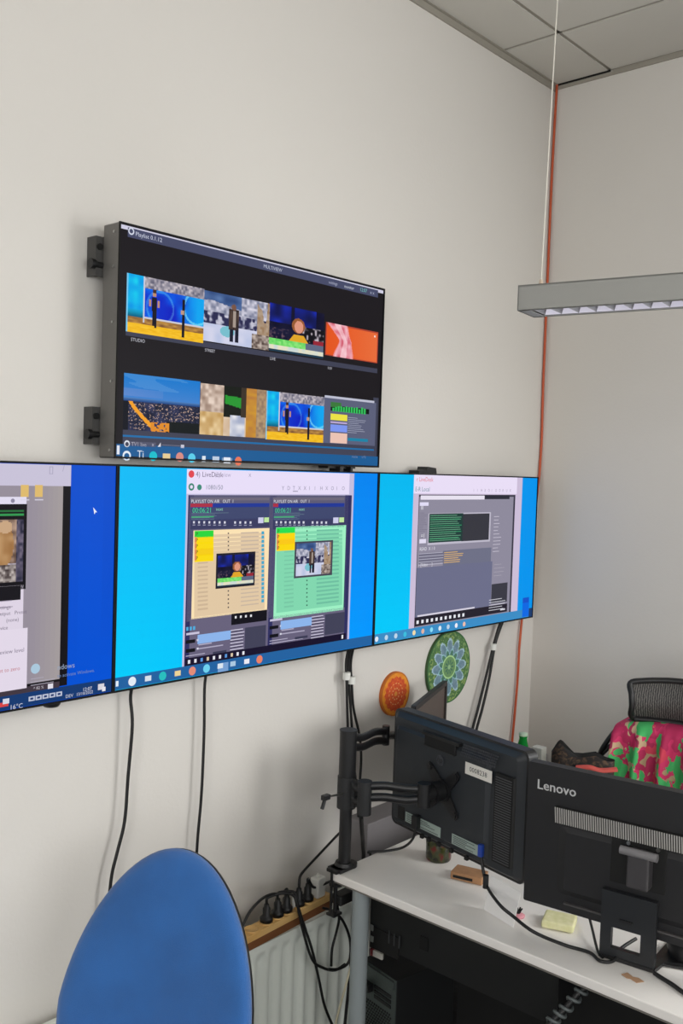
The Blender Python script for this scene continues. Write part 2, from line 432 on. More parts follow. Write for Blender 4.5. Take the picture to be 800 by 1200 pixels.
GREY = (72, 74, 92)
def screen_top():
    p = Paint([(137.2, 259.5), (448.7, 342), (443.5, 549), (137, 539)])
    p.ruv(.004, .004, DW-.004, DH-.004, (30, 27, 31), 0)
    u0, v0 = p.uv(137.5, 264); p.ruv(.006, DH-.016, DW-.006, DH-.006, (208, 206, 226), 1)
    p.R(148, 267, 441, 352, (72, 76, 104), 2)
    p.disc(152, 271.8, .009, (210, 215, 230), 4); p.disc(152, 271.8, .0055, (72, 76, 104), 5)
    p.T(157, 277.2, 'Playlist 0.1.12', .015, (200, 205, 225), 4)
    p.T(308, 316, 'MULTIVIEW', .014, (190, 195, 215), 4)
    p.T(384, 335, 'settings', .013, (170, 175, 200), 4); p.T(402, 340, 'monitor', .014, (200, 205, 220), 4)
    p.T(420, 344, '12:07', .016, (120, 190, 190), 4); p.T(432, 347.5, 'x x', .016, (170, 175, 200), 4)
    # label strip of the first row, then the thumbnails
    p.R(148, 388, 441, 440, (64, 66, 84), 2)
    p.pic(148, 321, 239, 404.5, studio); p.pic(239.5, 342, 315.5, 413.5, street); p.pic(316, 357, 378.5, 423, presenter); p.pic(381.5, 380, 441, 428.5, knee)
    p.T(154, 401.5, 'STUDIO', .012, (190, 190, 200)); p.T(241, 414, 'STREET', .011, (190, 190, 200)); p.T(317, 424, 'LIVE', .012, (190, 190, 200)); p.T(384, 435, '0:00', .011, (180, 180, 190))
    # second row
    p.R(147, 495, 438, 541, (64, 66, 84), 2)
    p.R(437, 468, 441, 545, (64, 66, 84), 2)
    p.pic(147, 439, 236, 511, city); p.pic(237, 451, 313.5, 515.5, alley); p.pic(314, 460, 380, 520.5, studio)
    p.R(380.5, 467.5, 439, 524, (92, 96, 122), 3); p.R(381, 468, 438, 472, (190, 192, 210), 4)
    p.R(388, 473, 400, 480, (60, 120, 60), 5); p.R(388, 477, 432, 487.5, (16, 24, 20), 4)
    for k in range(13): p.R(390+3*k, 480-nz(k, 2)*3+.2*k, 392+3*k, 484+.3*k, (50, 190, 90), 6)
    p.R(388, 486.5, 407, 495.5, (235, 225, 70), 5); p.R(388, 495.5, 407, 499, (190, 170, 215), 5)
    p.R(388, 499, 407, 508.5, (125, 150, 240), 5); p.R(388, 508.5, 407, 521.5, (235, 195, 180), 5)
    p.lines(408, 490, 430, 511, 9, (180, 185, 205), 5, .2); p.R(408, 514.5, 431, 519.5, (30, 130, 165), 5)
    p.R(147, 511.5, 438, 532, (32, 110, 170), 3)
    p.R(147, 513.8, 438, 541.5, (66, 68, 86), 4); p.R(151, 519, 186, 526, (84, 86, 108), 5)
    p.disc(152, 522, .0085, (220, 225, 235), 6); p.disc(152, 522.6, .0055, (66, 68, 86), 7)
    p.T(157, 524.5, 'TV1 live', .014, (190, 190, 205)); p.T(181, 525, 'x', .015, (170, 170, 190), 6)
    p.m.add([(lambda q: (q[0], -.0008, q[1]))(p.uv(x, y)) for x, y in ((188, 525.5), (191.5, 525.5), (191.5, 520.5))], [(0, 1, 2)], 0, False, (220, 220, 230))
    p.R(193, 523, 214, 524.6, (120, 125, 150), 5); p.R(215, 523, 219, 527, (200, 200, 215), 5)
    p.T(413, 537.5, 'mute', .013, (190, 190, 205)); p.T(424, 538, 'solo', .013, (190, 190, 205))
    p.ruv(.006, .006, DW-.006, .036, (30, 92, 148), 5)
    p.R(263, 538, 275, 547, (120, 150, 185), 6)
    for x, y, c, q in ((152, 536, (225, 235, 245), 0), (183, 536.5, (20, 190, 205), 0), (198.5, 537, (230, 205, 150), 1), (214, 537.5, (215, 140, 130), 0),
                       (228, 538.5, (90, 205, 235), 0), (242, 539.5, (220, 230, 240), 2), (256, 540, (190, 205, 225), 1), (269, 541, (230, 235, 245), 1), (282, 542, (230, 120, 90), 0)):
        if q == 0: p.disc(x, y, .0125, c, 7)
        else:
            u, v = p.uv(x, y); p.ruv(u-.012/q, v-.008, u+.012/q, v+.008, c, 7)
    p.disc(152, 536.6, .008, (30, 92, 148), 8); p.ruv(.008, .010, .016, .032, (225, 230, 240), 7)
    p.T(164, 540, 'Ti', .026, (215, 225, 235), 7)
    return p.m
def app_panel(p, X, body, cols, vid, fn, vr, bottoms):
    # X: (left, right) at the top ; one playout window: title, red/blue bars, timecode, buttons, list, video, controls
    x0, x1, ytop, yb0, yb1 = X
    p.R(x0, ytop, x1, yb1, (92, 90, 118), 3)
    w_ = x1-x0
    p.R(x0+1, ytop+2.5, x1-1, ytop+6, (110, 104, 122), 4)
    p.T(x0+1.5, ytop+8.8, 'PLAYLIST ON AIR   OUT  1', .013, (225, 225, 235), 5)
    p.R(x0+1, ytop+9.5, x1-1, ytop+14, (34, 56, 150), 4); p.R(x0+1, ytop+9.5, x0+cols, ytop+13.5, (170, 48, 70), 5)
    p.R(x0+1, ytop+14, x1-1, ytop+27.5, (64, 72, 110), 4)
    p.T(x0+3, ytop+20.3, '00:06:21', .020, (70, 200, 150), 5); p.T(x0+31, ytop+18, 'next', .014, (140, 200, 180), 5)
    p.lines(x0+2, ytop+20, x0+w_*.55, ytop+28, 5, (120, 150, 160), 5, .18, seed=int(x0)); p.R(x0+2, ytop+24.6, x0+w_*.3, ytop+25.6, (60, 170, 110), 6)
    p.R(x0+1, ytop+28, x1-1, ytop+37, (58, 60, 96), 4)
    for k in range(12):
        if k == 7: continue
        xx = x0+4+k*(w_-22)/12; p.R(xx, ytop+30+k*.05, xx+2, ytop+32.6+k*.05, (215, 215, 230), 5); p.R(xx-.6, ytop+34+k*.05, xx+2.6, ytop+35+k*.05, (150, 150, 175), 5)
    p.R(x1-14, ytop+26, x1-8, ytop+32.5, (205, 205, 235), 5); p.R(x1-7, ytop+26, x1-1.5, ytop+31.5, (190, 230, 160), 5)
def screen_middle():
    p = Paint([(137, 543.5), (444.5, 554.5), (438, 756), (131, 812)])
    def bg(u, v):
        return mix(mix((0, 190, 246), (0, 208, 252), 1-v), mix((0, 128, 240), (0, 150, 255), 1-v), 1/(1+math.exp(-(u-.5)*6)))
    p.grad(.005, .005, DW-.005, DH-.005, bg, 40, 14, 0)
    p.R(219.5, 549.5, 410, 754, (196, 190, 222), 1)
    p.R(219.5, 549.5, 410, 580, (232, 222, 248), 2)
    p.disc(224.5, 555.5, .010, (225, 70, 80), 5); p.T(229.5, 558.5, '4) LiveDesk', .020, (120, 110, 135)); p.T(252, 558.6, '(2) view', .018, (180, 172, 200)); p.T(292, 559, 'x', .02, (170, 165, 190))
    p.disc(224.5, 570.5, .010, (50, 130, 110), 5); p.disc(224.5, 570.5, .005, (232, 222, 248), 6); p.disc(234, 571, .008, (60, 140, 120), 5)
    p.T(241, 573.5, '1080i/50', .018, (130, 135, 155))
    for k in range(12): p.T(331+6.4*k, 574.6+.04*k, random.Random(k).choice('TUDXRHYO=I'), .017, (150, 145, 170))
    p.R(344, 575.8, 350, 576.6, (110, 105, 130), 6); 
    p.R(221, 580, 408, 754, (88, 86, 116), 2)
    # navy seams
    for a, b in (((221, 580), (222.5, 783)), ((317.8, 581), (319.6, 765)), ((405.5, 581), (407.5, 748))): p.R(a[0], a[1], b[0], b[1], (48, 48, 96), 3)
    app_panel(p, (222.5, 317.5, 580.5, 0, 716), 0, 27, 0, 0, 0, 0)
    app_panel(p, (320, 405.5, 580.8, 0, 712), 0, 7, 0, 0, 0, 0)
    # lists
    p.R(227, 621.5, 314, 714.5, (251, 226, 180), 4)
    p.R(324.5, 618, 403.5, 714, (158, 240, 196), 4)
    for k in range(19):
        p.R(228, 627+4.85*k, 311, 627.4+4.75*k, (225, 200, 165), 5)
        p.R(232, 624.5+4.9*k, 244, 625.4+4.9*k, (205, 180, 150), 6); p.R(283, 623.8+4.7*k, 304, 624.6+4.6*k, (200, 180, 160), 6); p.R(267.5, 624+4.8*k, 269, 625.6+4.8*k, (90, 80, 80), 6)
        p.R(325, 624+4.7*k, 402, 624.4+4.65*k, (130, 215, 175), 5); p.R(334, 621.5+4.9*k, 345, 622.3+4.9*k, (120, 200, 165), 6); p.R(372, 621+4.7*k, 398, 621.8+4.6*k, (110, 190, 160), 6); p.R(360, 621.5+4.8*k, 361.5, 623+4.8*k, (60, 110, 90), 6)
        if k < 17: p.R(307.3, 622.6+4.95*k, 310.3, 626+4.95*k, (70, 165, 200), 7)
    for k, c in enumerate(((40, 214, 60), (250, 218, 10), (250, 218, 10), (246, 205, 20), (250, 218, 10))):
        p.R(228.2, 622+7*k, 250.5, 629+7*k, c, 8)
        if k: p.R(228.2, 622+7*k, 230.5, 628.4+7*k, (240, 150, 90), 9)
        p.T(229.5, 628+7*k, 'P', .015, (60, 70, 30), 10)
    for k, c in enumerate(((40, 222, 80), (250, 215, 10), (250, 200, 20), (250, 215, 10))):
        p.R(325, 618.6+6.5*k, 346.5, 625+6.5*k, c, 8)
        if k: p.R(325, 618.6+6.5*k, 327, 624.6+6.5*k, (240, 150, 90), 9)
        p.T(326, 624.6+6.5*k, 'P', .015, (60, 70, 30), 10)
    p.R(254, 648.5, 299, 685.5, (34, 32, 44), 9); p.pic(256, 651, 297.5, 683.5, presenter, 44, 30, 10)
    p.R(346.5, 635, 390, 673.5, (70, 70, 84), 9); p.pic(348.5, 637, 388, 671.5, street, 44, 30, 10)
    # lower controls
    for (xa, xb, ya, yc) in ((223, 312.5, 724, 780), (320.5, 402, 722, 765)):
        p.R(xa, ya, xb+2, yc-18, (104, 98, 124), 4)
    p.R(272, 719, 313.5, 726.5, (18, 16, 26), 6)
    for k in range(4): p.R(276+6*k, 721.5-.6*k, 278+6*k, 724-.6*k, (230, 230, 235), 7)
    for (a, b, c, dd) in ((218, 729, 2, 1),):
        for k in range(3): p.R(218.5+4*k, 734.5-.5*k, 221+4*k, 738.5-.5*k, (80, 170, 220), 6)
    for ox, oy, sc in ((0, 0, 1.0), (99, -16, .93)):
        def q(x, y): return 218+(x-218)*sc+ox, 740+(y-740)*sc+oy
        def RR(a, b, c, d, col, L): x0, y0 = q(a, b); x1, y1 = q(c, d); p.R(x0, y0, x1, y1, col, L)
        RR(218.5, 741.5, 234, 742, (200, 195, 220), 5)
        RR(232, 743.5, 271, 748.5, (140, 180, 235), 6)
        for k in range(2): RR(218, 750+10.5*k, 229, 752.5+10.5*k, (18, 18, 26), 6); RR(231, 748.5+10*k, 233, 750.5+10*k, (215, 215, 230), 6)
        x0, y0 = q(233, 755); x1, y1 = q(265, 757); p.lines(x0, y0-2, x1, y1, 2, (175, 170, 195), 5, .3)
        x0, y0 = q(218, 767); x1, y1 = q(264, 769); p.lines(x0, y0, x1, y1, 3, (190, 185, 210), 5, .25)
        RR(250, 763.5, 266, 764, (60, 60, 84), 6)
        x0, y0 = q(271, 736.5); x1, y1 = q(287, 764); p.lines(x0, y0, x1, y1, 8, (205, 200, 222), 5, .3, (.85, 1)); p.lines(x0, y0+1.2, x1, y1+1.2, 8, (50, 48, 66), 6, .2, (.8, 1))
        RR(288, 735, 312, 757, (66, 66, 88), 7)
    p.R(223, 779, 408, 757.5, (0, 0, 0), 1)
    a = p.uv(215.5, 787.5); b = p.uv(406, 749.5)
    p.ruv(p.uv(217, 780)[0], .0375, b[0], .0585, (24, 18, 44), 8)
    for k in range(10):
        u = p.uv(218, 786)[0]+.006+k*.022; p.ruv(u, .043, u+.008, .053, [(230, 230, 240), (230, 230, 240), (90, 150, 220), (220, 200, 170)][k % 4], 9)
    p.ruv(b[0]-.02, .042, b[0]-.012, .054, (230, 230, 235), 9)
    p.ruv(.006, .006, DW-.006, .0375, (36, 98, 160), 8)
    p.R(256, 777, 268, 788, (120, 160, 210), 9)
    for k, (u, c) in enumerate(((.012, (225, 235, 245)), (.058, (225, 235, 245)), (.108, (215, 225, 235)), (.155, (40, 190, 190)), (.205, (235, 210, 150)), (.255, (225, 140, 120)), (.305, (110, 210, 240)),
                                (.355, (220, 230, 240)), (.402, (170, 200, 225)), (.455, (235, 235, 245)), (.505, (235, 130, 100)))):
        if k in (0, 2, 4, 7, 8, 9): p.ruv(u-(.004 if k == 0 else .010), .015, u+(.004 if k == 0 else .010), .029, c, 10)
        else: p.disc(0, 0, 0, c, 10) if False else p.m.add([(u+.012*math.cos(2*PI*j/16), -.0013, .0215+.012*math.sin(2*PI*j/16)) for j in range(16)], [tuple(range(16))], 0, False, c)
    return p.m
def screen_right():
    p = Paint([(444.5, 554.5), (629.5, 559.5), (622, 723.5), (438, 756)])
    def bg(u, v): return mix(mix((0, 186, 240), (0, 204, 252), 1-v), (0, 145, 236), 1/(1+math.exp(-(u-.55)*7)))
    p.grad(.005, .005, DW-.005, DH-.005, bg, 40, 14, 0)
    p.R(485.5, 557, 604.5, 720, (204, 190, 216), 1); p.R(485.5, 557, 604.5, 579.5, (233, 222, 246), 2)
    p.T(488, 565, 'r LiveDesk', .022, (225, 120, 130)); p.T(486.5, 576.5, 'E-R Local', .022, (90, 140, 150))
    for k in range(11): p.T(554+4.2*k, 577, random.Random(k+5).choice('TUDXRHYO=I'), .016, (160, 150, 175))
    p.R(491, 580.5, 596.8, 722, (60, 58, 72), 2); p.R(491.5, 583, 595, 718, (142, 138, 156), 3)
    p.R(493, 581.5, 567, 586, (232, 226, 240), 4); p.R(567, 580.8, 596, 585.5, (44, 44, 56), 4)
    p.R(492, 589.5, 502, 593.5, (225, 220, 245), 4); p.T(493, 598, 'III', .02, (230, 230, 240)); p.lines(492, 601, 501, 624, 12, (110, 105, 125), 5, .2)
    p.T(493, 631, '=1', .022, (230, 230, 235)); p.R(491.5, 632.5, 499, 637, (225, 220, 240), 4)
    p.R(502, 602.5, 573, 635, (190, 186, 202), 4); p.R(503, 603, 541, 634.5, (34, 62, 58), 5); p.R(541, 603, 571.5, 633, (56, 56, 64), 5)
    p.lines(504, 604, 540, 633.5, 13, (120, 190, 150), 6, .22, (.8, 1)); p.lines(504, 606, 540, 634, 4, (60, 160, 110), 6, .10, (.9, 1))
    p.lines(578, 604, 588, 648, 11, (205, 200, 215), 5, .15, (.4, .8), 4)
    p.T(491.5, 646, 'READ  X 1 0', .017, (225, 225, 235))
    p.R(491, 649, 519, 659, (112, 110, 130), 4); p.lines(491, 648, 519, 662, 5, (190, 188, 205), 5, .2, (.95, 1))
    p.R(519, 646, 574, 659, (110, 112, 134), 4); p.lines(520, 647, 543, 659, 6, (225, 180, 110), 6, .35, (.6, 1))
    p.T(490, 664.5, 'i  [Video     ]', .016, (225, 225, 235))
    p.R(488.5, 666, 573.5, 714, (108, 110, 138), 4); p.R(488.5, 720, 555, 711.5, (0, 0, 0), 1)
    a = p.uv(489, 721.5); b = p.uv(555, 712); p.ruv(a[0], a[1]-.004, b[0], a[1]+.002, (215, 210, 225), 6)
    p.R(575, 685, 592.5, 705, (58, 58, 68), 5); p.lines(578, 660, 590, 676, 4, (170, 165, 180), 5, .12, (.6, 1))
    p.lines(572, 702, 591, 714, 5, (205, 205, 215), 7, .25, (.7, 1))
    a = p.uv(485.5, 733); b = p.uv(592.5, 716)
    p.ruv(p.uv(486.5, 700)[0], .042, b[0], .074, (38, 34, 46), 6)
    for k in range(11): u = p.uv(487, 700)[0]+.01+k*.028; p.ruv(u, .050, u+.013, .062, (230, 232, 240), 8)
    p.ruv(b[0]-.05, .050, b[0]-.015, .056, (210, 210, 220), 8)
    p.ruv(.006, .006, DW-.006, .038, (60, 140, 196), 8)
    for k, c in enumerate(((225, 235, 245), (190, 215, 235), (190, 215, 235), (60, 190, 220), (240, 220, 170), (225, 180, 160), (140, 220, 245), (220, 235, 245), (190, 210, 230), (240, 240, 250), (235, 190, 170))):
        u = .018+k*.051; p.m.add([(u+.009*math.cos(2*PI*j/14), -.0013, .021+.009*math.sin(2*PI*j/14)) for j in range(14)], [tuple(range(14))], 0, False, c)
    # dark blue icon near the lower right corner
    p.R(611, 701, 617.5, 722, (10, 104, 226), 9); p.R(611, 701, 617.5, 706, (20, 80, 200), 10)
    p.R(618, 713, 622.5, 723, (30, 60, 110), 9)
    return p.m
def screen_left():
    p = Paint([(-454, 526), (137, 543.5), (131, 812), (-453, 918)])
    def bg(u, v): return mix((0, 74, 200), (0, 84, 216), sm(u*14, v*2)*.5+.5*(1-v))
    p.grad(.005, .005, DW-.005, DH-.005, bg, 30, 12, 0)
    uw = p.uv(81.5, 600)[0]; ub = p.uv(70.5, 700)[0]; vt = p.uv(40, 569)[1]
    p.ruv(.006, .04, uw, DH-.006, (196, 190, 212), 1); p.ruv(.006, vt+.05*0, uw, DH-.006, (200, 194, 216), 2)
    p.ruv(.006, .04, uw, vt, (20, 18, 22), 3); p.ruv(.006, .058, ub, vt, (150, 142, 154), 4)
    p.grad(ub-.08, .058, ub, vt, lambda u, v: mix((150, 142, 154), (164, 156, 156), u), 6, 2, 5)
    p.T(56, 553, '[]', .02, (170, 165, 190), 5); p.T(72, 552, '/', .022, (170, 165, 190), 5)
    for x in (28, 44.5): u, v = p.uv(x, 575); p.ruv(u-.010, v-.014, u+.010, v+.014, (222, 186, 110), 6); p.ruv(u-.010, v-.022, u+.012, v-.019, (205, 200, 215), 6)
    # video window
    p.R(-80, 582, 30, 590.5, (225, 220, 240), 6); p.disc(14, 586.5, .005, (140, 135, 160), 7)
    p.R(-80, 591, 29, 690, (20, 18, 24), 6); p.R(-80, 598.5, 27, 599.5, (40, 110, 60), 7); p.R(-80, 603, 27, 604, (50, 150, 80), 7)
    def crowd(u, v):
        c = mix((60, 55, 70), (215, 205, 215), sm(u*30, v*22, 2))
        if u > .55 and v > .3: c = mix((90, 70, 60), (190, 160, 140), sm(u*20, v*14, 4))
        if (u-.72)**2/.02+(v-.6)**2/.12 < 1: c = mix((150, 105, 60), (190, 150, 105), sm(u*12, v*10))
        if (u-.74)**2/.010+(v-.88)**2/.010 < 1: c = (200, 165, 130)
        if v < .28: c = mix((60, 50, 50), (215, 205, 200), sm(u*34, v*26, 7))
        if u > .9: c = mix((40, 40, 60), (120, 110, 130), sm(u*30, v*20))
        return c
    p.pic(-60, 610, 25.5, 681, crowd, 60, 50, 8)
    p.R(-90, 694, 25.5, 752, (222, 212, 228), 6); p.R(-90, 694.5, 23, 702.5, (24, 22, 28), 7)
    p.lines(-60, 706, 20, 750, 7, (150, 140, 160), 8, .12, (.5, 1), 6)
    for x, y, s_ in ((-6, 714.5, 'settings'), (-6, 722, 'Output   Preset'), (6, 729, '(none)'), (-8, 739, 'Device')): p.T(x, y, s_, .012, (120, 110, 130), 9)
    p.R(-90, 749, 30, 806, (226, 216, 232), 10); p.T(-8, 768, 'Preview level', .014, (130, 120, 140), 11); p.T(-12, 790, 'Reset to zero', .013, (190, 110, 120), 11)
    p.disc(40.5, 783.5, .012, (170, 200, 220), 6); p.lines(35, 794, 66, 800, 3, (175, 170, 185), 6, .2)
    p.R(-90, 822, 66, 803.5, (0, 0, 0), 1)
    p.ruv(.006, .036, ub, .052, (66, 56, 66), 6); u, v = p.uv(58, 805.5); p.ruv(u-.007, .038, u+.007, .050, (225, 222, 232), 7); p.T(38, 808.5, '^ 82 %', .010, (190, 185, 195), 7)
    p.T(66, 785, 'ndows', .018, (150, 165, 190), 8); p.T(66, 794, 'to activate Windows.', .012, (110, 135, 180), 8)
    # cursor
    u, v = p.uv(108, 594); p.m.add([(u, -.001, v), (u+.004, -.001, v-.018), (u+.007, -.001, v-.012), (u+.012, -.001, v-.013)], [(0, 1, 2, 3)], 0, False, (235, 240, 250))
    p.ruv(.006, .006, DW-.006, .038, (22, 58, 112), 8)
    p.T(10, 832.5, '16\u00b0C', .016, (205, 210, 225), 9); u, v = p.uv(3, 829); p.ruv(u-.012, .014, u+.012, .024, (215, 70, 70), 9); p.ruv(u-.002, .020, u+.014, .032, (210, 215, 230), 10)
    for k, x in enumerate((36, 44, 52, 60, 68)):
        u, v = p.uv(x, 822-k); p.ruv(u-.008, .016, u+.008, .027, (190, 196, 215), 9); p.ruv(u-.004, .019, u+.004, .024, (40, 60, 110), 10)
    p.T(75.5, 818, 'DEV', .0115, (200, 205, 220), 9); p.T(95.5, 810, '12:07', .012, (215, 218, 230), 9); p.T(88, 815.5, '13/10/2022', .0105, (205, 208, 225), 9)
    u, v = p.uv(117.5, 808); p.ruv(u-.010, .014, u+.008, .029, (215, 212, 220), 9); p.ruv(u+.002, .009, u+.012, .020, (230, 228, 235), 10)
    return p.m

M_SCR = emis_attr('screen_light', 1.0)
def display(x0, z0, y, sfn, label, side_mat, top=False, group='displays on the wall'):
    t = thing('wall_display', label, 'display', (x0, y, z0), 0, group)
    dep = -y-.014
    b = MB(); dd = .062 if top else .055
    b.prism(rrect(.0005, 0, DW-.0005, DH, .004, 2), .0, dd)
    b.build('housing', [side_mat], t, bevel=.003)
    f = MB(); e = .0045
    f.box((.0006, -.004, 0), (DW-.0006, .0004, e)); f.box((.0006, -.004, DH-e), (DW-.0006, .0004, DH)); f.box((.0006, -.004, e), (e, .0004, DH-e)); f.box((DW-e, -.004, e), (DW-.0006, .0004, DH-e))
    f.build('bezel', M_BEZEL, t)
    m = sfn(); m.v = [(a, c-.0005, d) for a, c, d in m.v]
    m.box((.004, -.0004, .004), (DW-.004, .0002, DH-.004)); m.c[-6:] = [(8, 8, 10)]*6
    m.build('screen', M_SCR, t)
    mt = MB()
    back = -y-.001
    for zz in (.12, DH-.12):
        mt.box((.10, dd-.001, zz-.02), (DW-.10, back, zz+.02))
    mt.build('wall_mount', M_BRKT, t)
    return t
ROWX = -.154; ROWZ = 1.357; ROWY = -.084
display(ROWX-3*DW, ROWZ, ROWY, screen_left, 'wall display cut off by the left photo edge, dark blue desktop with a grey window', M_BEZEL)
display(ROWX-2*DW, ROWZ, ROWY, screen_middle, 'middle display of the lower row, showing yellow and green playlists side by side', M_BEZEL)
display(ROWX-DW, ROWZ, ROWY, screen_right, 'right-hand display of the lower row, grey window between cyan bands, nearest the corner', M_BEZEL)
TX, TZ, TY = -2.222, 1.949, -.104
top = display(TX, TZ, TY, screen_top, 'upper wall display with dark multiview of eight video thumbnails, above the row', M_HOUSE, True)
# side bolts and side brackets of the upper display
for zz in (.02, .19, .335, .47, .555): MB().cyl((-.0015, .018, zz), (.001, .018, zz), .0035, n=10).build('side_screw', M_STEEL, top)
for z0_, z1_, zk, zh in ((.450, .548, .478, .522), (.033, .127, .058, .104)):
    br = MB(); br.box((-.020, .066, z0_), (.03, .072, z1_)); br.box((-.020, .072, z0_), (-.016, .1035, z1_)); br.box((.0, .0625, z0_), (.03, .066, z1_))
    o = br.build('side_bracket', M_BRKT, top)
    kn = MB().cyl((-.026, .068, zk), (.006, .068, zk), .008, n=14); kn.cyl((-.034, .068, zk), (-.022, .068, zk), .0125, n=14)
    kn.build('knob', M_BLACK, o)
    MB().cyl((-.010, .0655, zh), (-.010, .060, zh), .008, n=14).build('bracket_hole', M_DARK, o)
# foot of the upper display resting in the gap over the row
b = MB(); b.box((.84, .004, -.016), (.855, .05, .002)); b.box((.89, .004, -.016), (.90, .05, .002)); b.box((.80, .02, -.006), (.93, .06, .002))
b.build('lower_bracket', M_BLACK, top)
# small box on top of right display
q = on(487, 553, 'y', ROWY+.02); q2 = on(508, 553, 'y', ROWY+.02)
b = MB(); z0 = ROWZ+DH+.0005
b.prism([(q[0], z0), (q2[0], z0), (q2[0]-.005, z0+.020), (q[0]+.05, z0+.024), (q[0]+.045, z0+.012), (q[0], z0+.010)], ROWY+.006, ROWY+.05)
o = b.build('sensor_box', M_BLACK, bevel=.002); tag(o, 'small black box sitting on the top edge of the right-hand display', 'sensor')
q = on(64, 827, 'y', ROWY+.01)
o = MB().lathe([(0, -.012), (.018, -.012), (.022, -.006), (.022, .0)], 16, 0, (q[0], ROWY+.025, ROWZ-.0005)).build('infrared_receiver', M_BLACK)
tag(o, 'small black bump under the bottom edge of the left cut-off display', 'receiver')

# ------------------------------------------------------------------ wall cables
def cable(pts, r, label, cat='cable', m=M_CABLE, name='cable', group=None, n=8, sub=6):
    o = MB().tube(pts, r, n=n, sub=sub).build(name, m); tag(o, label, cat, group); return o
W_ = lambda x, y, d=.03: on(x, y, 'y', -d)
zb = ROWZ+.01
def up(p, dz=.02): return (p[0], -.05, zb+dz)
a = W_(153, 815); cable([up(a), a, W_(155, 850, .035), W_(150, 910), W_(146, 962), W_(137, 1000), W_(130, 1032), W_(124, 1100), W_(122, 1150, .02)], .0045,
      'black cable hanging from the display row, left of the blue chair top', name='power_cable', group=None)
a = W_(240, 800); cable([up(a), a, W_(239, 860), W_(236, 930), W_(231, 990), W_(228, 1060), W_(226, 1120, .012)], .0042,
      'black cable running straight down behind the top of the blue chair', name='power_cable')
def bundle(px, label, tiepx, r=.006, cols=None):
    t = None
    c = MB()
    for pl in px: c.tube(pl, r, sub=6)
    V = np.array(c.v); org = (V[:, 0].mean(), V[:, 1].mean(), V[:, 2].min())
    t = thing('cable_bundle', label, 'cable', org)
    for pl in px:
        MB().tube([tuple(np.array(p)-np.array(org)) for p in pl], r, sub=6).build('cable', M_CABLE, t)
    for x, y, dd in tiepx:
        p = W_(x, y, .035)-np.array(org); MB().cyl((p[0], p[1], p[2]-.012), (p[0], p[1], p[2]+.012), .013, n=12).build('cable_tie', M_WTIE, t)
bundle([[up(W_(405, 770)), W_(405.5, 775), W_(406, 800), W_(407, 840), W_(409, 880), W_(418, 930), W_(424, 965), W_(425, 990, .02)],
        [up(W_(411, 770)), W_(411, 775), W_(412, 800), W_(414, 830), W_(421, 862), W_(423, 890), W_(421, 930), W_(423, 985, .02)],
        [up(W_(408, 770)), W_(408.5, 775), W_(409, 805), W_(412, 850), W_(415, 900), W_(419, 940), W_(421, 990, .03)]],
       'bundle of black cables dropping behind the monitor pole, with two white ties', [(406, 792, 0), (412, 797, 0)], .0045)
bundle([[up(W_(585, 730)), W_(584, 736), W_(578, 757), W_(570, 790), W_(560, 830), W_(553, 857), W_(546, 895), W_(543, 915)],
        [up(W_(587, 730)), W_(586, 736), W_(579.5, 757), W_(573, 795), W_(565, 830), W_(557, 860), W_(552, 895), W_(549, 915)]],
       'pair of black cables below the right-hand display, held by one white tie', [(578, 758, 0)], .0058)
# orange cable in the corner
pts = [(-.012, -.014, CZ-.004)]
for y_ in (200, 330, 450, 555): p = on(652-(y_-100)*.0593, y_, 'x', -.012); pts.append((-.012, min(p[1], -.008), p[2]))
for x_, y_ in ((611, 728), (606, 800), (600, 868), (594, 930)):
    p = on(x_, y_, 'y', -.012); pts.append((min(p[0], -.012), -.012, p[2]))
pts.append((pts[-1][0], -.012, .1))
cable(pts, .0052, 'orange cable running down the room corner from ceiling to floor', m=M_ORANGE, sub=3)

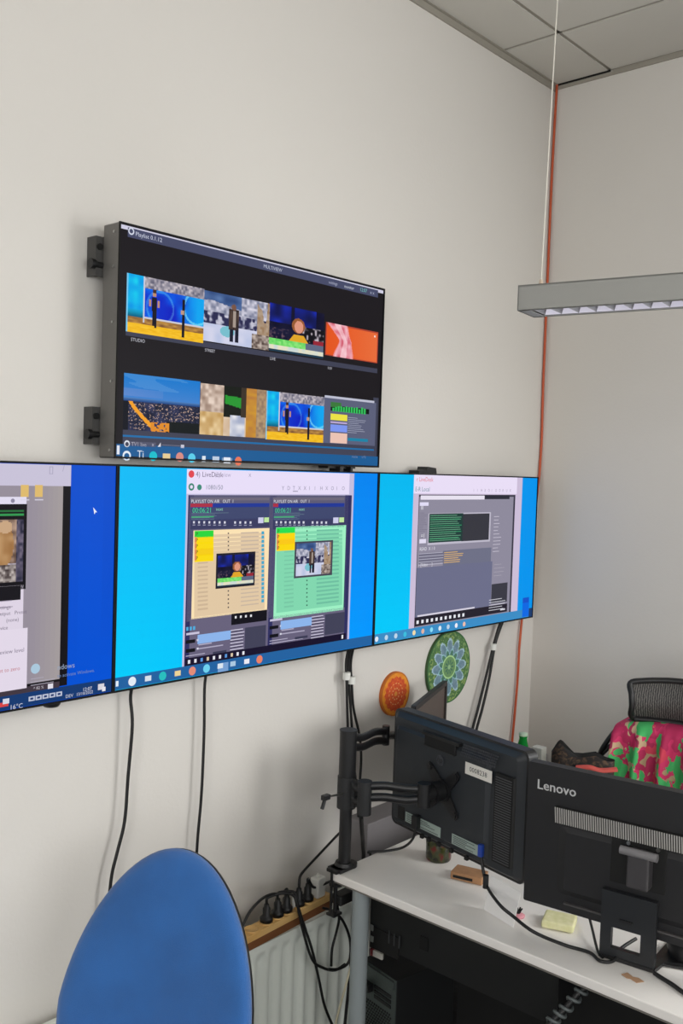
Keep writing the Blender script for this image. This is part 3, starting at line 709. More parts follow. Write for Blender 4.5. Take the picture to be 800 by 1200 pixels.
# ------------------------------------------------------------------ mandalas
def mandala(cx, cz, r, kind, name, label):
    m = MB(); nr, na = 46, 168
    def col(u, v):
        a = u*2*PI; rr = v
        if kind == 'g':
            pet = abs(math.cos(a*6)); pet2 = abs(math.cos(a*6+PI/2))
            c = mix((66, 110, 62), (88, 128, 74), sm(u*60, v*16, 1))
            if sm(u*90, v*26, 5) > .62: c = mix((158, 176, 96), (114, 152, 98), sm(u*30, v*9))
            if rr > .95: c = (52, 108, 60)
            if rr < .78 and rr < .52+.26*pet: c = mix((98, 132, 148), (124, 150, 168), sm(u*70, v*20, 2))
            if abs(rr-(.52+.26*pet)) < .03: c = (170, 200, 215)
            if rr < .5 and rr < .34+.16*pet2: c = mix((64, 116, 98), (84, 134, 106), sm(u*40, v*16, 3))
            if abs(rr-(.34+.16*pet2)) < .025: c = (150, 195, 205)
            if rr < .30: c = (108, 150, 98)
            if abs(rr-.3) < .02: c = (175, 215, 150)
            if rr < .2 and abs(math.cos(a*5)) > .75: c = (60, 110, 95)
            if rr < .06: c = (150, 190, 140)
        else:
            c = mix((226, 130, 30), (238, 160, 44), sm(u*50, v*12, 1))
            if rr > .93: c = (200, 110, 30)
            if rr < .72+.08*abs(math.cos(a*8)): c = mix((205, 66, 34), (230, 104, 40), sm(u*60, v*18, 2))
            if abs(rr-.48) < .03 and math.cos(a*16) > 0: c = (236, 176, 110)
            if abs(rr-.25) < .03 and math.cos(a*10) > 0: c = (236, 176, 110)
            if rr < .1: c = (226, 150, 60)
        return c
    m.grid(lambda u, v: (cx+r*v*math.cos(u*2*PI), -.0125, cz+r*v*math.sin(u*2*PI)), na, nr, 0, False, col)
    m.cyl((cx, -.0004, cz), (cx, -.0123, cz), r, n=72); 
    k = 72+2
    m.c = [c if c is not None else ((58, 90, 50) if kind == 'g' else (190, 100, 30)) for c in m.c]
    o = m.build(name, attr_mat(name+'_paint')); tag(o, label, 'wall decoration'); return o
g1 = on(525, 782, 'y', -.01)
mandala(g1[0]+.003, g1[2]+.001, .138, 'g', 'mandala_disc', 'round green mandala with blue petals on the wall under the right-hand display')
g2 = on(463, 813, 'y', -.01)
mandala(g2[0], g2[2], .079, 'o', 'mandala_disc', 'small round orange mandala on the wall, left of the green one')

# ------------------------------------------------------------------ radiator
rx0, rx1, rz0, rz1 = -2.75, -1.22, .13, .556
t = thing('radiator', 'white ribbed panel radiator on the wall beneath the wooden socket board', 'radiator', (rx0, 0, rz0))
RL = rx1-rx0; RH = rz1-rz0
m = MB(); nx = 300
def radz(x):
    ph = (x/.052) % 1.0; return .011*(1/(1+math.exp(-(abs(ph-.5)-.22)*26)))
def panel(yf, s):
    def fn(u, v):
        x = u*RL; z = v*RH; d = radz(x) if .06 < v < .93 else 0.0
        return (x, yf+(d if s < 0 else -d), z)
    m.grid(fn, nx, 30, 0, True)
panel(-.150, -1); panel(-.055, 1)
m.box((0, -.149, 0), (RL, -.135, .02)); m.box((0, -.149, RH-.02), (RL, -.138, RH)); m.box((0, -.070, RH-.02), (RL, -.056, RH)); m.box((0, -.070, 0), (RL, -.056, .02))
m.build('panel', M_RAD, t)
m = MB()
for k in range(int(RL/.0125)): m.box((k*.0125, -.136, RH-.006), (k*.0125+.006, -.071, RH-.0005))
m.box((0, -.138, RH-.008), (RL, -.134, RH+.001)); m.box((0, -.073, RH-.008), (RL, -.069, RH+.001)); m.box((0, -.105, RH-.008), (RL, -.102, RH))
m.box((0, -.136, RH-.012), (RL, -.071, RH-.010), 1)
m.build('top_grille', [M_RAD, M_DARK], t)
for x in (-.002, RL): MB().box((x, -.145, .005), (x+.002, -.060, RH)).build('side_cover', M_RAD, t)
for x in (.25, RL-.25): MB().box((x-.02, -.054, .05), (x+.02, -.001, RH-.08)).build('wall_bracket', M_RAD, t)

# ------------------------------------------------------------------ wooden socket board with plugs
bz = .602
A0 = np.array([-2.02, -.155]); A1 = np.array([-1.392, -.118])
ang = math.atan2(A1[1]-A0[1], A1[0]-A0[0]); L = float(np.linalg.norm(A1-A0))
zb_ = rz1+.0015
t = thing('socket_board', 'long pale wooden board with a row of power sockets, lying on the radiator', 'power strip', (A0[0], A0[1], zb_), ang)
m = MB(); m.box((0, -.014, 0), (L, .032, .024), 1); m.box((0, -.014, .024), (L, .032, bz-zb_))
m.build('board', [M_WOOD, M_WOODE], t, bevel=.002)
def board_pt(px, py, z=bz):
    return on(px, py, 'z', z)
def to_board(p):
    d = np.array([p[0]-A0[0], p[1]-A0[1]]); c, s_ = math.cos(ang), math.sin(ang)
    return (d[0]*c+d[1]*s_, -d[0]*s_+d[1]*c)
plugs_px = [(312, 1074), (325, 1067), (335.5, 1060), (350, 1051.5), (360.5, 1045)]
VB = .009
def u_at(x, y, v=VB):
    nB = np.array([-math.sin(ang), math.cos(ang), 0]); o_ = np.array([A0[0], A0[1], 0])+nB*v; d = ray(x, y)
    t_ = np.dot(o_-CAM, nB)/np.dot(d, nB); return to_board(CAM+d*t_)[0]
us = [u_at(*p) for p in plugs_px]
allu = sorted(us+[us[0]-.062, us[0]-.125])
for u in allu:
    MB().lathe([(.0, .002), (.019, .002), (.0195, .0035), (.022, .0035), (.022, 0)], 24, 0, (u, VB, bz-zb_)).build('socket', [M_WOOD], t)
def worldb(u, v, z):
    c, s_ = math.cos(ang), math.sin(ang); return np.array([A0[0]+u*c-v*s_, A0[1]+u*s_+v*c, z])
plug_paths = [
    [(313, 1056), (318, 1050), (330, 1047), (343, 1049), (348, 1060), (356, 1095), (366, 1125), (378, 1134), (392, 1137), (404, 1130)],
    [(326, 1049), (333, 1045), (345, 1046), (349, 1062), (358, 1090), (366, 1115), (374, 1150), (380, 1178), (390, 1203)],
    [(336, 1043), (330, 1047), (318, 1048), (306, 1054), (293, 1068), (284, 1085)],
    [(351, 1034), (352, 1026), (360, 1016), (376, 999), (392, 982), (400, 974)],
    [(361, 1031), (368, 1040), (384, 1034), (396, 1030)]]
plug_lab = ['black plug at the left end of the socket board, beside the empty socket', 'black plug second from the left on the wooden socket board',
            'black plug third from the left on the wooden socket board, next to a white tag', 'black plug on the socket board just left of the white adapter block',
            'black plug furthest right on the wooden socket board, near the desk clamp']
for i, u in enumerate(us):
    c = worldb(u, VB, bz+.0045)
    t = thing('power_plug', plug_lab[i], 'plug', c, ang, 'power plugs in the wooden socket board')
    m = MB().lathe([(0, 0), (.019, 0), (.0195, .011), (.015, .015), (.0115, .020), (.0115, .038), (.0085, .042), (.0075, .050), (0, .050)], 20)
    m.build('plug_body', M_CABLE, t)
    ca, sa = math.cos(-ang), math.sin(-ang)
    pl = [(0, 0, .048), (0, 0, .066)]
    for k, (x, y) in enumerate(plug_paths[i][1:]):
        dpt = c[1]-.004-.012*min(k, 5) if i != 3 else c[1]+.01*min(k+1, 4)
        p = on(x, y, 'y', dpt)-c
        if i == 2: p[2] = max(p[2], .012)
        pl.append((p[0]*ca-p[1]*sa, p[0]*sa+p[1]*ca, p[2]))
    MB().tube(pl, .0042, n=8, sub=6).build('cord', M_CABLE, t)
# white adapter block and white tag
u = u_at(372, 1035)
t = thing('power_adapter', 'white power adapter block standing at the desk end of the socket board', 'adapter', worldb(u, VB, bz+.0008), ang)
MB().box((-.019, -.018, 0), (.019, .015, .062)).build('adapter_body', M_WPL, t, bevel=.004, seg=3)
MB().cyl((0, 0, .0625), (0, 0, .072), .004, n=10).build('cord_relief', M_WPL, t)
p = board_pt(341.5, 1063)
o = MB().box((p[0]-.008, p[1]-.012, bz+.001), (p[0]+.008, p[1]-.008, bz+.042)).build('cable_tag', M_WTIE); tag(o, 'small white tag standing between plugs on the socket board', 'tag')

# ------------------------------------------------------------------ grey trunking behind the desk
o = MB().box((-1.185, -.098, .60), (-.002, -.001, .76)).build('cable_trunking', mat('grey_trunking', (132, 128, 130), .6), bevel=.003)
tag(o, 'grey cable trunking along the wall behind the desk, left of the tilted monitor', 'cable trunking')

# ------------------------------------------------------------------ desk
DX0, DX1, DY0, DY1, DZ = -1.532, -.64, -.252, -2.25, .75
t = thing('desk', 'white office desk with grey round leg, carrying the two black monitors seen from behind', 'desk', (DX0, DY1, 0))
dl = lambda x, y, z: (x-DX0, y-DY1, z)
MB().box(dl(DX0, DY1, DZ-.024), dl(DX1, DY0, DZ)).build('desktop', M_DESK, t, bevel=.003)
MB().box(dl(DX0+.006, DY1+.01, DZ-.031), dl(DX1-.006, DY0-.006, DZ-.0243)).build('underside_board', M_EDGE, t)
for lx, ly in ((-1.497, -.340), (-.69, -.340), (-1.497, -2.16), (-.69, -2.16)):
    m = MB().cyl(dl(lx, ly, .012), dl(lx, ly, DZ-.032), .0255, n=28)
    lg = m.build('leg', M_LEG, t)
    MB().cyl(dl(lx, ly, 0), dl(lx, ly, .012), .03, n=20).build('foot', M_BLACK, lg)
m = MB()
m.box(dl(-1.45, DY1+.08, DZ-.075), dl(-1.42, DY0-.12, DZ-.032)); m.box(dl(-.80, DY1+.08, DZ-.075), dl(-.77, DY0-.12, DZ-.032))
m.box(dl(-1.45, -.355, DZ-.075), dl(-.77, -.325, DZ-.032)); m.box(dl(-1.45, -2.175, DZ-.075), dl(-.77, -2.145, DZ-.032))
m.build('under_frame', M_PC, t)
MB().box(dl(-1.02, -2.12, .05), dl(-1.005, -.37, DZ-.0315)).build('under_desk_shade_sheet', M_DARK, t)  # added black sheet standing in for the deep shade under the desk

# ------------------------------------------------------------------ generic framed thing: local x right (seen from the camera side), y away, z up
def frame_from(PL, PR):
    d = np.array(PR[:2])-np.array(PL[:2]); Lh = float(np.linalg.norm(d)); a = math.atan2(d[1], d[0]); return a, Lh
class Fr:
    def __init__(s, O, a): s.O = np.array(O, float); s.a = a; s.X = np.array([math.cos(a), math.sin(a), 0]); s.Y = np.array([-math.sin(a), math.cos(a), 0])
    def px(s, x, y, c=0.0):
        d = ray(x, y); t_ = (c-np.dot(CAM-s.O, s.Y))/np.dot(d, s.Y); p = CAM+d*t_-s.O; return float(np.dot(p, s.X)), float(p[2])
    def loc(s, P): q = np.array(P, float)-s.O; return (float(np.dot(q, s.X)), float(np.dot(q, s.Y)), float(q[2]))

# ------------------------------------------------------------------ black monitor on the arm (back view)
PL, PR = at(455, 962, 3.03), at(610, 1042, 2.58)
a, HW = frame_from(PL, PR); hz = (PL[2]+PR[2])/2
hp = Fr((PL[0], PL[1], hz), a)
HH = ((at(455, 828, 3.03)[2]-PL[2])+(at(616, 880, 2.58)[2]-PR[2]))/2
HP = thing('computer_monitor', 'black monitor on the pole arm, back turned, with round emblem, white sticker and slatted vents', 'monitor', hp.O, a)
M_HPB = mat('monitor_back_blueblack', (36, 40, 45), .5, bump=.25, bscale=900)
m = MB().prism(rrect(0, 0, HW, HH, .022, 6), .012, .048); m.build('front_frame', M_BLACK, HP, bevel=.004)
# stepped back shell with chamfered border
def shell(m, x0, z0, x1, z1, r0, ya, ins, yb, mi=0):
    A = rrect(x0, z0, x1, z1, r0, 6); B = rrect(x0+ins, z0+ins*.7, x1-ins, z1-ins*.7, max(r0*.6, .003), 6); n = len(A)
    vs = [(p[0], ya, p[1]) for p in A]+[(p[0], yb, p[1]) for p in B]
    m.add(vs, [(k, n+k, n+(k+1) % n, (k+1) % n) for k in range(n)]+[tuple(range(n, 2*n))], mi)
m = MB(); shell(m, .006, .006, HW-.006, HH-.006, .018, .013, .020, -.006); shell(m, .035, .03, HW-.12, HH-.045, .01, -.006, .012, -.016)
m.build('back_shell', M_HPB, HP)
YB = -.0165
m = MB(); u0, z0 = hp.px(497, 882, YB); u1, z1 = hp.px(535, 884, YB)
ra, rz_a = hp.px(498, 861, YB); rb, rz_b = hp.px(533, 873, YB); rz_c = hp.px(498, 872, YB)[1]
zt_, zl_ = (rz_a+rz_b)/2, (rz_c+hp.px(532, 885, YB)[1])/2
m.box((ra, YB-.001, zl_), (rb, -.004, zt_), 1); m.box((ra-.01, YB-.004, zt_), (rb+.02, -.004, zt_+.009)); m.box((rb, YB-.003, zl_), (rb+.006, -.004, zt_)); m.box((ra-.004, YB-.0025, zl_-.003), (rb, -.004, zl_))
m.build('carry_handle', [M_BLACK, M_DARK], HP)
m = MB(); gx0, gx1 = hp.px(540, 878, YB)[0], hp.px(581, 890, YB)[0]
gz1 = (hp.px(543.6, 871, YB)[1]+hp.px(583, 883.5, YB)[1])/2; gz0 = (hp.px(537, 885, YB)[1]+hp.px(577.6, 898, YB)[1])/2
for k in range(18):
    for j in range(5):
        x = gx0+(gx1-gx0)*k/18; z = gz0+(gz1-gz0)*j/5; m.box((x+.003*j, YB-.0016, z), (x+.003*j+.0050, YB, z+.0045))
m.build('top_vent', mat('vent_grey', (58, 60, 66), .5), HP)
# side vents: horizontal slats
m = MB(); sx0, sx1 = hp.px(580, 960, -.014)[0], hp.px(599, 960, -.014)[0]
m.box((sx0-.004, -.0178, .045), (sx1+.006, -.006, HH-.075), 1)
nsl = 34
for k in range(nsl): z = .05+(HH-.13)*k/nsl; m.box((sx0, -.0188, z), (sx1, -.0176, z+.003))
m.build('side_vent', [mat('slat_grey', (66, 67, 70), .45), M_DARK], HP)
# round emblem
u, z = hp.px(516, 891, YB)
m = MB().cyl((u, YB, z), (u, YB-.0022, z), .0155, n=28)
m.build('emblem_disc', mat('emblem_dark', (60, 62, 67), .35), HP)
vs, fs = text_geo('hp', .024, 'CENTER')
MB().add([(u+p[0]+p[1]*.25-.002, YB-.0027, z-.006+p[1]) for p in vs], fs).build('emblem_lettering', mat('emblem_black', (10, 10, 12), .3), HP)
# white sticker with text
M_STK = mat('white_sticker', (226, 222, 214), .5)
u0, z0 = hp.px(545.5, 893.5, YB); u1, z1 = hp.px(576, 917, YB); zc = (z0+z1)/2
m = MB().box((u0, YB-.0012, zc-.017), (u1, YB, zc+.017))
st = m.build('sticker', M_STK, HP)
vs, fs = text_geo('0008238', .020, 'CENTER'); MB().add([((u0+u1)/2+p[0], YB-.0016, zc-.006+p[1]) for p in vs], fs).build('sticker_text', M_BLACK, st)
M_PALE = mat('pale_label', (150, 165, 158), .5)
for (xa, ya, xb, yb, s_) in ((475, 952, 516, 982, 'DVI'), (529, 984, 563, 1011, 'S/N')):
    u0, z0 = hp.px(xa, ya+10, YB); u1, z1 = hp.px(xb, yb-6, YB); zc = .055
    lb = MB().box((u0, YB-.001, zc-.016), (u1, YB, zc+.014)).build('rating_label', M_PALE, HP)
    m = MB(); rr = random.Random(int(xa))
    for k in range(5): m.box((u0+.006, YB-.0014, zc-.012+.005*k), (u0+.006+(u1-u0-.014)*rr.uniform(.4, 1), YB-.0011, zc-.0104+.005*k))
    m.build('label_print', M_BLACKM, lb)
u0, _ = hp.px(466, 958, YB); MB().box((u0, YB-.0008, .038), (u0+.030, YB, .078)).build('port_recess', M_DARK, HP)
for x in (492, 500, 512, 527, 545): u, _ = hp.px(x, 990, YB); MB().box((u-.006, -.014, .008), (u+.006, -.006, .020)).build('port', M_DARK, HP)
# VESA star plate + head
uc, zc = hp.px(519, 926, YB)
m = MB()
for dx, dz in ((-.055, .056), (.055, .056), (-.055, -.056), (.055, -.056)):
    c = np.array([uc, 0, zc]); e = c+np.array([dx, 0, dz]); d = np.array([dx, 0, dz])/math.hypot(dx, dz); nrm = np.array([-d[2], 0, d[0]])
    pts = [(c+nrm*.022), (e+nrm*.013), (e+d*.013+nrm*.007), (e+d*.013-nrm*.007), (e-nrm*.013), (c-nrm*.022)]
    m.prism([(p[0], p[2]) for p in pts], YB-.006, YB-.0005)
    m.cyl((e[0], YB-.010, e[2]), (e[0], YB-.005, e[2]), .009, n=12)
m.cyl((uc, YB-.012, zc), (uc, YB-.0005, zc), .034, n=32)
m.build('mount_plate', M_BLACK, HP)

# ------------------------------------------------------------------ pole with two arms
pb = on(405, 1013, 'z', DZ); PX, PY = float(pb[0]), float(pb[1])-.03
_pb = on(403, 1017, 'z', DZ); PX, PY = float(_pb[0]), float(_pb[1])
AR = thing('monitor_pole', 'black clamp-on pole at the desk corner with two jointed monitor arms', 'monitor stand', (PX, PY, DZ))
al = lambda P: tuple(np.array(P, float)-np.array([PX, PY, DZ]))
ztop = on(410, 856, 'y', PY)[2]
zs_ = on(406, 913, 'y', PY)[2]-DZ
m = MB().cyl((0, 0, .010), (0, 0, zs_), .0185, n=28); m.cyl((0, 0, zs_), (0, 0, ztop-DZ), .0255, n=28); m.cyl((0, 0, ztop-DZ), (0, 0, ztop-DZ+.004), .0265, n=28)
m.build('pole', M_BLACK, AR)
m = MB(); m.box((-.045, -.026, .0005), (.02, .026, .011)); m.cyl((.02, 0, .0005), (.02, 0, .011), .026, n=24); m.cyl((0, 0, .011), (0, 0, .02), .03, .026, n=24)
jx = DX0-PX-.0015; m.box((jx-.005, -.004, -.13), (jx, .004, .011)); m.box((jx-.005, -.020, .0005), (jx+.03, .020, .011)); m.box((jx-.005, -.016, -.13), (-.02, .016, -.122)); m.cyl((-.035, 0, -.121), (-.035, 0, -.034), .006, n=12); m.cyl((-.035, 0, -.041), (-.035, 0, -.035), .02, n=20)
m.build('desk_clamp', M_BLACK, AR, bevel=.0015)
zc1 = on(402, 928, 'y', PY)[2]-DZ
m = MB().cyl((0, 0, zc1-.05), (0, 0, zc1+.045), .028, n=28); m.box((-.012, -.040, zc1-.04), (.036, -.005, zc1+.03))
col = m.build('arm_collar', M_BLACKM, AR, bevel=.002)
kpt = al(on(384, 934, 'y', PY-.02))
m = MB().cyl((-.03, -.01, zc1), (kpt[0]+.004, kpt[1], kpt[2]), .003, n=10); m.build('clamp_screw', M_STEEL, col)
m = MB().box((kpt[0]-.022, kpt[1]-.008, kpt[2]-.006), (kpt[0]+.004, kpt[1]+.008, kpt[2]+.009)); m.tube([(kpt[0]-.012, kpt[1], kpt[2]), (kpt[0]-.022, kpt[1]-.004, kpt[2]-.014), (kpt[0]-.030, kpt[1]-.006, kpt[2]-.026)], .006)
m.build('clamp_lever', M_BLACK, col, bevel=.002)
# lower arm: collar -> elbow -> head behind the monitor
def dist_pt(x, y, d): return np.array(al(at(x, y, d)))
E1 = dist_pt(427, 931, 2.78); V1w = hp.O+hp.X*uc+hp.Y*(YB-.075)+np.array([0, 0, zc]); V1 = np.array(al(V1w)); H1 = V1
m = MB()
for dz in (.022, -.018): m.tube([(0, -.02, zc1+dz+.01), ((E1[0])*.4, E1[1]*.55, zc1+dz-.002), (E1[0], E1[1], E1[2]+dz*.8)], .011, n=10, flat=1.25)
m.box((E1[0]-.004, E1[1]-.006, E1[2]-.03), (E1[0]+.004, E1[1]+.006, E1[2]+.03)); m.build('arm_link', M_BLACK, AR)
MB().cyl((E1[0], E1[1], E1[2]-.058), (E1[0], E1[1], E1[2]+.04), .021, n=24).build('elbow_joint', M_BLACKM, AR)
m = MB()
for dz in (.020, -.014):
    m.tube([(E1[0], E1[1], E1[2]+dz+.004), tuple(E1*.66+H1*.34+np.array([0, 0, dz+.006])), tuple(E1*.3+H1*.7+np.array([0, 0, dz-.002])), tuple(H1+np.array([0, 0, dz*.8]))], .0095, n=10, flat=1.3)
m.build('arm_link', M_BLACK, AR)
hx = np.array([hp.X[0], hp.X[1], 0]); hy = np.array([hp.Y[0], hp.Y[1], 0])
m = MB().cyl(tuple(H1+np.array([0, 0, -.034])), tuple(H1+np.array([0, 0, .034])), .020, n=20)
m.cyl(tuple(H1), tuple(H1+hy*.035), .022, n=24); m.cyl(tuple(H1+hy*.030), tuple(H1+hy*.062), .030, n=28)
m.build('tilt_head', M_BLACK, AR)
# upper arm to the far monitor
zc2 = on(413, 867, 'y', PY)[2]-DZ
P2R = at(523, 797, 3.43); dr = np.array([.93, .37, 0]); dr /= np.linalg.norm(dr); W2, H2 = .42, .33
P2L = P2R-dr*W2
m2 = Fr((P2L[0], P2L[1], P2R[2]-H2), math.atan2(dr[1], dr[0]))
# its rear faces +y_local here; screen faces the camera side (-y_local)
HD = m2.O+m2.X*.085+m2.Y*.105+np.array([0, 0, H2*.55])
ctr = m2.O+m2.X*(W2*.5)+m2.Y*.042+np.array([0, 0, H2*.5])
hd = at(452, 862.5, 3.06); h2 = np.array(al(hd))
m = MB()
for dz in (.014, -.016): m.tube([(0, 0, zc2+dz), tuple(h2*.35+np.array([0, .0, zc2*.65+dz-.008])), tuple(h2*.7+np.array([0, 0, zc2*.3+dz+.004])), tuple(h2+np.array([0, 0, dz]))], .010, n=10, flat=1.2)
m.build('arm_link', M_BLACK, AR)
cl_ = np.array(al(ctr))
m = MB().cyl(tuple(h2+np.array([0, 0, -.028])), tuple(h2+np.array([0, 0, .034])), .012, n=20); m.tube([tuple(h2), tuple((h2+cl_)/2+np.array([0, .03, 0])), tuple(cl_+m2.Y*.015)], .013, n=10)
m.cyl(tuple(cl_+m2.Y*.015), tuple(cl_+m2.Y*.001), .035, n=24)
m.build('tilt_head', M_BLACK, AR)
t = thing('computer_monitor', 'smaller dark monitor behind, screen edge and top corner showing above the other', 'monitor', m2.O, m2.a)
MB().prism(rrect(0, 0, W2, H2, .008, 3), .0, .012).prism(rrect(.03, .03, W2-.03, H2-.04, .008, 3), .0125, .04).build('casing', mat('grey_black_casing', (44, 42, 42), .45), t, bevel=.002)
m = MB(); e = .016
m.box((0.001, -.005, 0.001), (W2-.001, -.0002, e)); m.box((0.001, -.005, H2-e), (W2-.001, -.0002, H2-.001)); m.box((0.001, -.005, e), (e, -.0002, H2-e)); m.box((W2-e, -.005, e), (W2-.001, -.0002, H2-e))
m.build('bezel', mat('bezel_dark', (36, 33, 33), .4), t, bevel=.001)
MB().box((e, -.0012, e), (W2-e, -.0003, H2-e)).build('screen', mat('dark_screen', (70, 58, 54), .22, vary=.25, vscale=5), t)

# ------------------------------------------------------------------ large black monitor with stand
LP = at(613, 1054, 2.52)
wdir = np.array([.13, -.9915]); a = math.atan2(wdir[1], wdir[0])
ln = Fr((LP[0], LP[1], LP[2]), a); LH = at(617, 889.5, 2.52)[2]-LP[2]; LW = .565
LN = thing('computer_monitor', 'large black monitor at right, back turned, with silver brand lettering and slanted vent strip', 'monitor', (ln.O[0], ln.O[1], DZ+.001), ln.a)
zo = ln.O[2]-DZ-.001
O2 = lambda x, y, c=0.0: (lambda q: (q[0], q[1]+zo))(ln.px(x, y, c))
M_LNB = mat('monitor_back_black', (21, 21, 24), .5, bump=.25, bscale=900)
m = MB().prism(rrect(0, zo, LW, zo+LH, .004, 3), 0, .030)
m.build('casing', M_LNB, LN, bevel=.002)
MB().box((.004, .0301, zo+.012), (LW-.004, .0312, zo+LH-.004)).build('screen', mat('screen_off', (12, 14, 18), .2), LN)
# lower back bulge
m = MB(); shell(m, .09, zo+.045, LW-.09, zo+LH*.60, .012, -.0002, .020, -.006)
m.build('back_bulge', M_LNB, LN)
vs, fs = text_geo('Lenovo', .050)
u0, z0 = O2(629, 923.5); u1, z1 = O2(675, 926)
wtx = max(p[0] for p in vs); sc = (u1-u0)/wtx
vv = [(u0+p[0]*sc, -.0016, z0+p[1]*sc) for p in vs]
lm = MB().add(vv, fs); n0 = len(vv)
for off in (.0006, -.0006): lm.add([(q[0]+off, -.00155, q[2]+abs(off)) for q in vv], fs)
lm.build('brand_lettering', mat('silver_print', (196, 196, 196), .35), LN)
m = MB(); ua, za = O2(652.5, 943.5); ub_, zb2 = O2(652.5, 961.5)
nb = 74; st_ = (LW-.05-ua)/nb
m.box((ua, -.0152, zb2), (LW-.05, -.0002, za), 1)
for k in range(nb):
    x = ua+st_*k
    m.add([(x+.0028, -.0162, zb2), (x+.0060, -.0162, zb2), (x+.0032, -.0162, za), (x, -.0162, za)], [(0, 1, 2, 3)], 0)
m.build('vent_strip', [mat('vent_silver', (168, 166, 162), .4), M_DARK], LN)
YL = -.0062
ca_, cb_ = O2(748, 1010, YL); ua, _ = O2(716, 1000, YL); ub_, _ = O2(781, 1010, YL)
m = MB().box((ua, YL-.003, cb_-.065), (ub_, -.001, cb_+.052)); m.build('mount_recess', M_DARK, LN, bevel=.002)
uc2, zc3 = O2(748, 1018, -.04)
m = MB(); m.box((uc2-.027, -.050, zc3-.050), (uc2+.027, YL-.0032, zc3+.040)); hd_ = m.build('mount_head', mat('hinge_grey', (62, 60, 62), .4), LN, bevel=.006, seg=3)
m = MB().cyl((uc2-.045, -.045, zc3+.038), (uc2+.045, -.045, zc3+.038), .010, n=16); m.build('hinge_pin', mat('hinge_light', (120, 118, 120), .35), hd_)
m = MB()
for dx in (-.045, .045): m.cyl((uc2+dx*.8, YL-.006, cb_+.042), (uc2+dx*.8, YL-.003, cb_+.042), .005, n=12); m.build('mount_screw', M_STEEL, LN); m = MB()
u0, z0 = O2(706, 1050, YL); u1, z1 = O2(756, 1062, YL)
m = MB().box((u0, YL-.0012, z0-.003), (u1, YL, z0+.006)); m.build('port_label', mat('label_greyblue', (110, 118, 130), .5), LN)
u0, z0 = O2(660, 1057, -.008)
m = MB().box((u0, -.010, z0-.006), (LW-.01, -.0002, z0-.001)); m.build('lower_lip', mat('lip_grey', (70, 68, 68), .4), LN, bevel=.001)
# stand column with a window hole and base foot
cl0 = ln.loc(on(701, 1121, 'z', DZ)); cl1 = ln.loc(on(769, 1136, 'z', DZ)); cx0 = cl0[0]; cx1 = cl1[0]
sy1 = min((cl0[1]+cl1[1])/2+.008, -.012); sy0 = sy1-.016; cw = cx1-cx0
hx0, hx1, hz0, hz1 = cx0+cw*.20, cx0+cw*.74, .030, .082
m = MB(); zt = zo+.10
for (xa, xb, z0, z1) in ((cx0, hx0, .008, zt), (hx1, cx1, .008, zt), (hx0, hx1, .008, hz0), (hx0, hx1, hz1, zt)): m.box((xa, sy0, z0), (xb, sy1, z1))
m.build('stand_column', mat('stand_black', (32, 34, 37), .4), LN)
MB().box((hx0+.02, sy0-.004, hz1+.02), (hx1-.02, sy0-.0002, hz1+.026)).build('column_ridge', M_BLACK, LN)
m = MB().prism([(cx0-.002, sy0-.002), (cx1+.002, sy0-.002), (cx1+.01, sy0+.05), (cx1+.06, sy0+.08), (cx1+.06, sy0+.20), (cx1-.01, sy0+.20), (cx1-.02, sy0+.03), (cx0-.002, sy0+.03)], 0.0, .009, axis='z')
m.build('stand_base', M_BLACK, LN, bevel=.002)
m = MB().lathe([(0, .055), (.040, .054), (.050, .046), (.054, .03), (.050, .009)], 28, 0, (cx1+.05, sy0+.125, 0)); m.build('base_hub', M_BLACK, LN)

# ------------------------------------------------------------------ things on the desk
Dk = lambda x, y, h=0.0: on(x, y, 'z', DZ+h)
def glass_green():
    m = bpy.data.materials.new('green_glass'); m.use_nodes = True; b = m.node_tree.nodes['Principled BSDF']
    b.inputs['Base Color'].default_value = lin((30, 175, 70)); b.inputs['Roughness'].default_value = .12; b.inputs['Transmission Weight'].default_value = .45
    b.inputs['IOR'].default_value = 1.3; return m
# green bottle
bp_ = on(613, 859, 'x', -.69); bh_ = float(bp_[2])-DZ; bs_ = bh_/.256
t = thing('glass_bottle', 'green glass bottle standing at the back of the desk beside the black monitor', 'bottle', (bp_[0], bp_[1], DZ+.0005))
MB().lathe([(r_, z_*bs_) for r_, z_ in [(0, 0), (.033, 0), (.036, .004), (.037, .13), (.036, .155), (.032, .175), (.022, .205), (.0165, .225), (.0132, .240), (.0145, .243), (.0145, .25), (.0, .25)]], 28).build('bottle_glass', glass_green(), t)
MB().lathe([(r_, z_*bs_) for r_, z_ in [(.0152, .2475), (.0156, .248), (.0156, .2545), (.014, .256), (0, .256)]], 20).build('cap', mat('pale_green_cap', (190, 215, 190), .4), t)
o = (lambda q_: MB().box((-.70, q_[1]-.022, DZ+.0005), (-.665, q_[1]+.018, q_[2])))(on(628, 876, 'x', -.70)).build('paper_carton', mat('pale_carton', (206, 206, 198), .6), bevel=.002); tag(o, 'pale grey carton right beside the green bottle', 'carton')
# jar
p = Dk(507, 1011); q = (float(p[0])+.035, float(p[1])+.005)
t = thing('glass_jar', 'dark glass jar with green and red contents under the left monitor', 'jar', (q[0], q[1], DZ+.0005))
MB().lathe([(0, 0), (.036, 0), (.039, .005), (.040, .075), (.036, .082), (.036, .09), (.0, .09)], 28).build('jar_body', ramp_mat('jar_contents', [(.35, (26, 26, 18)), (.5, (58, 64, 34)), (.6, (96, 26, 24))], 30, .15), t)
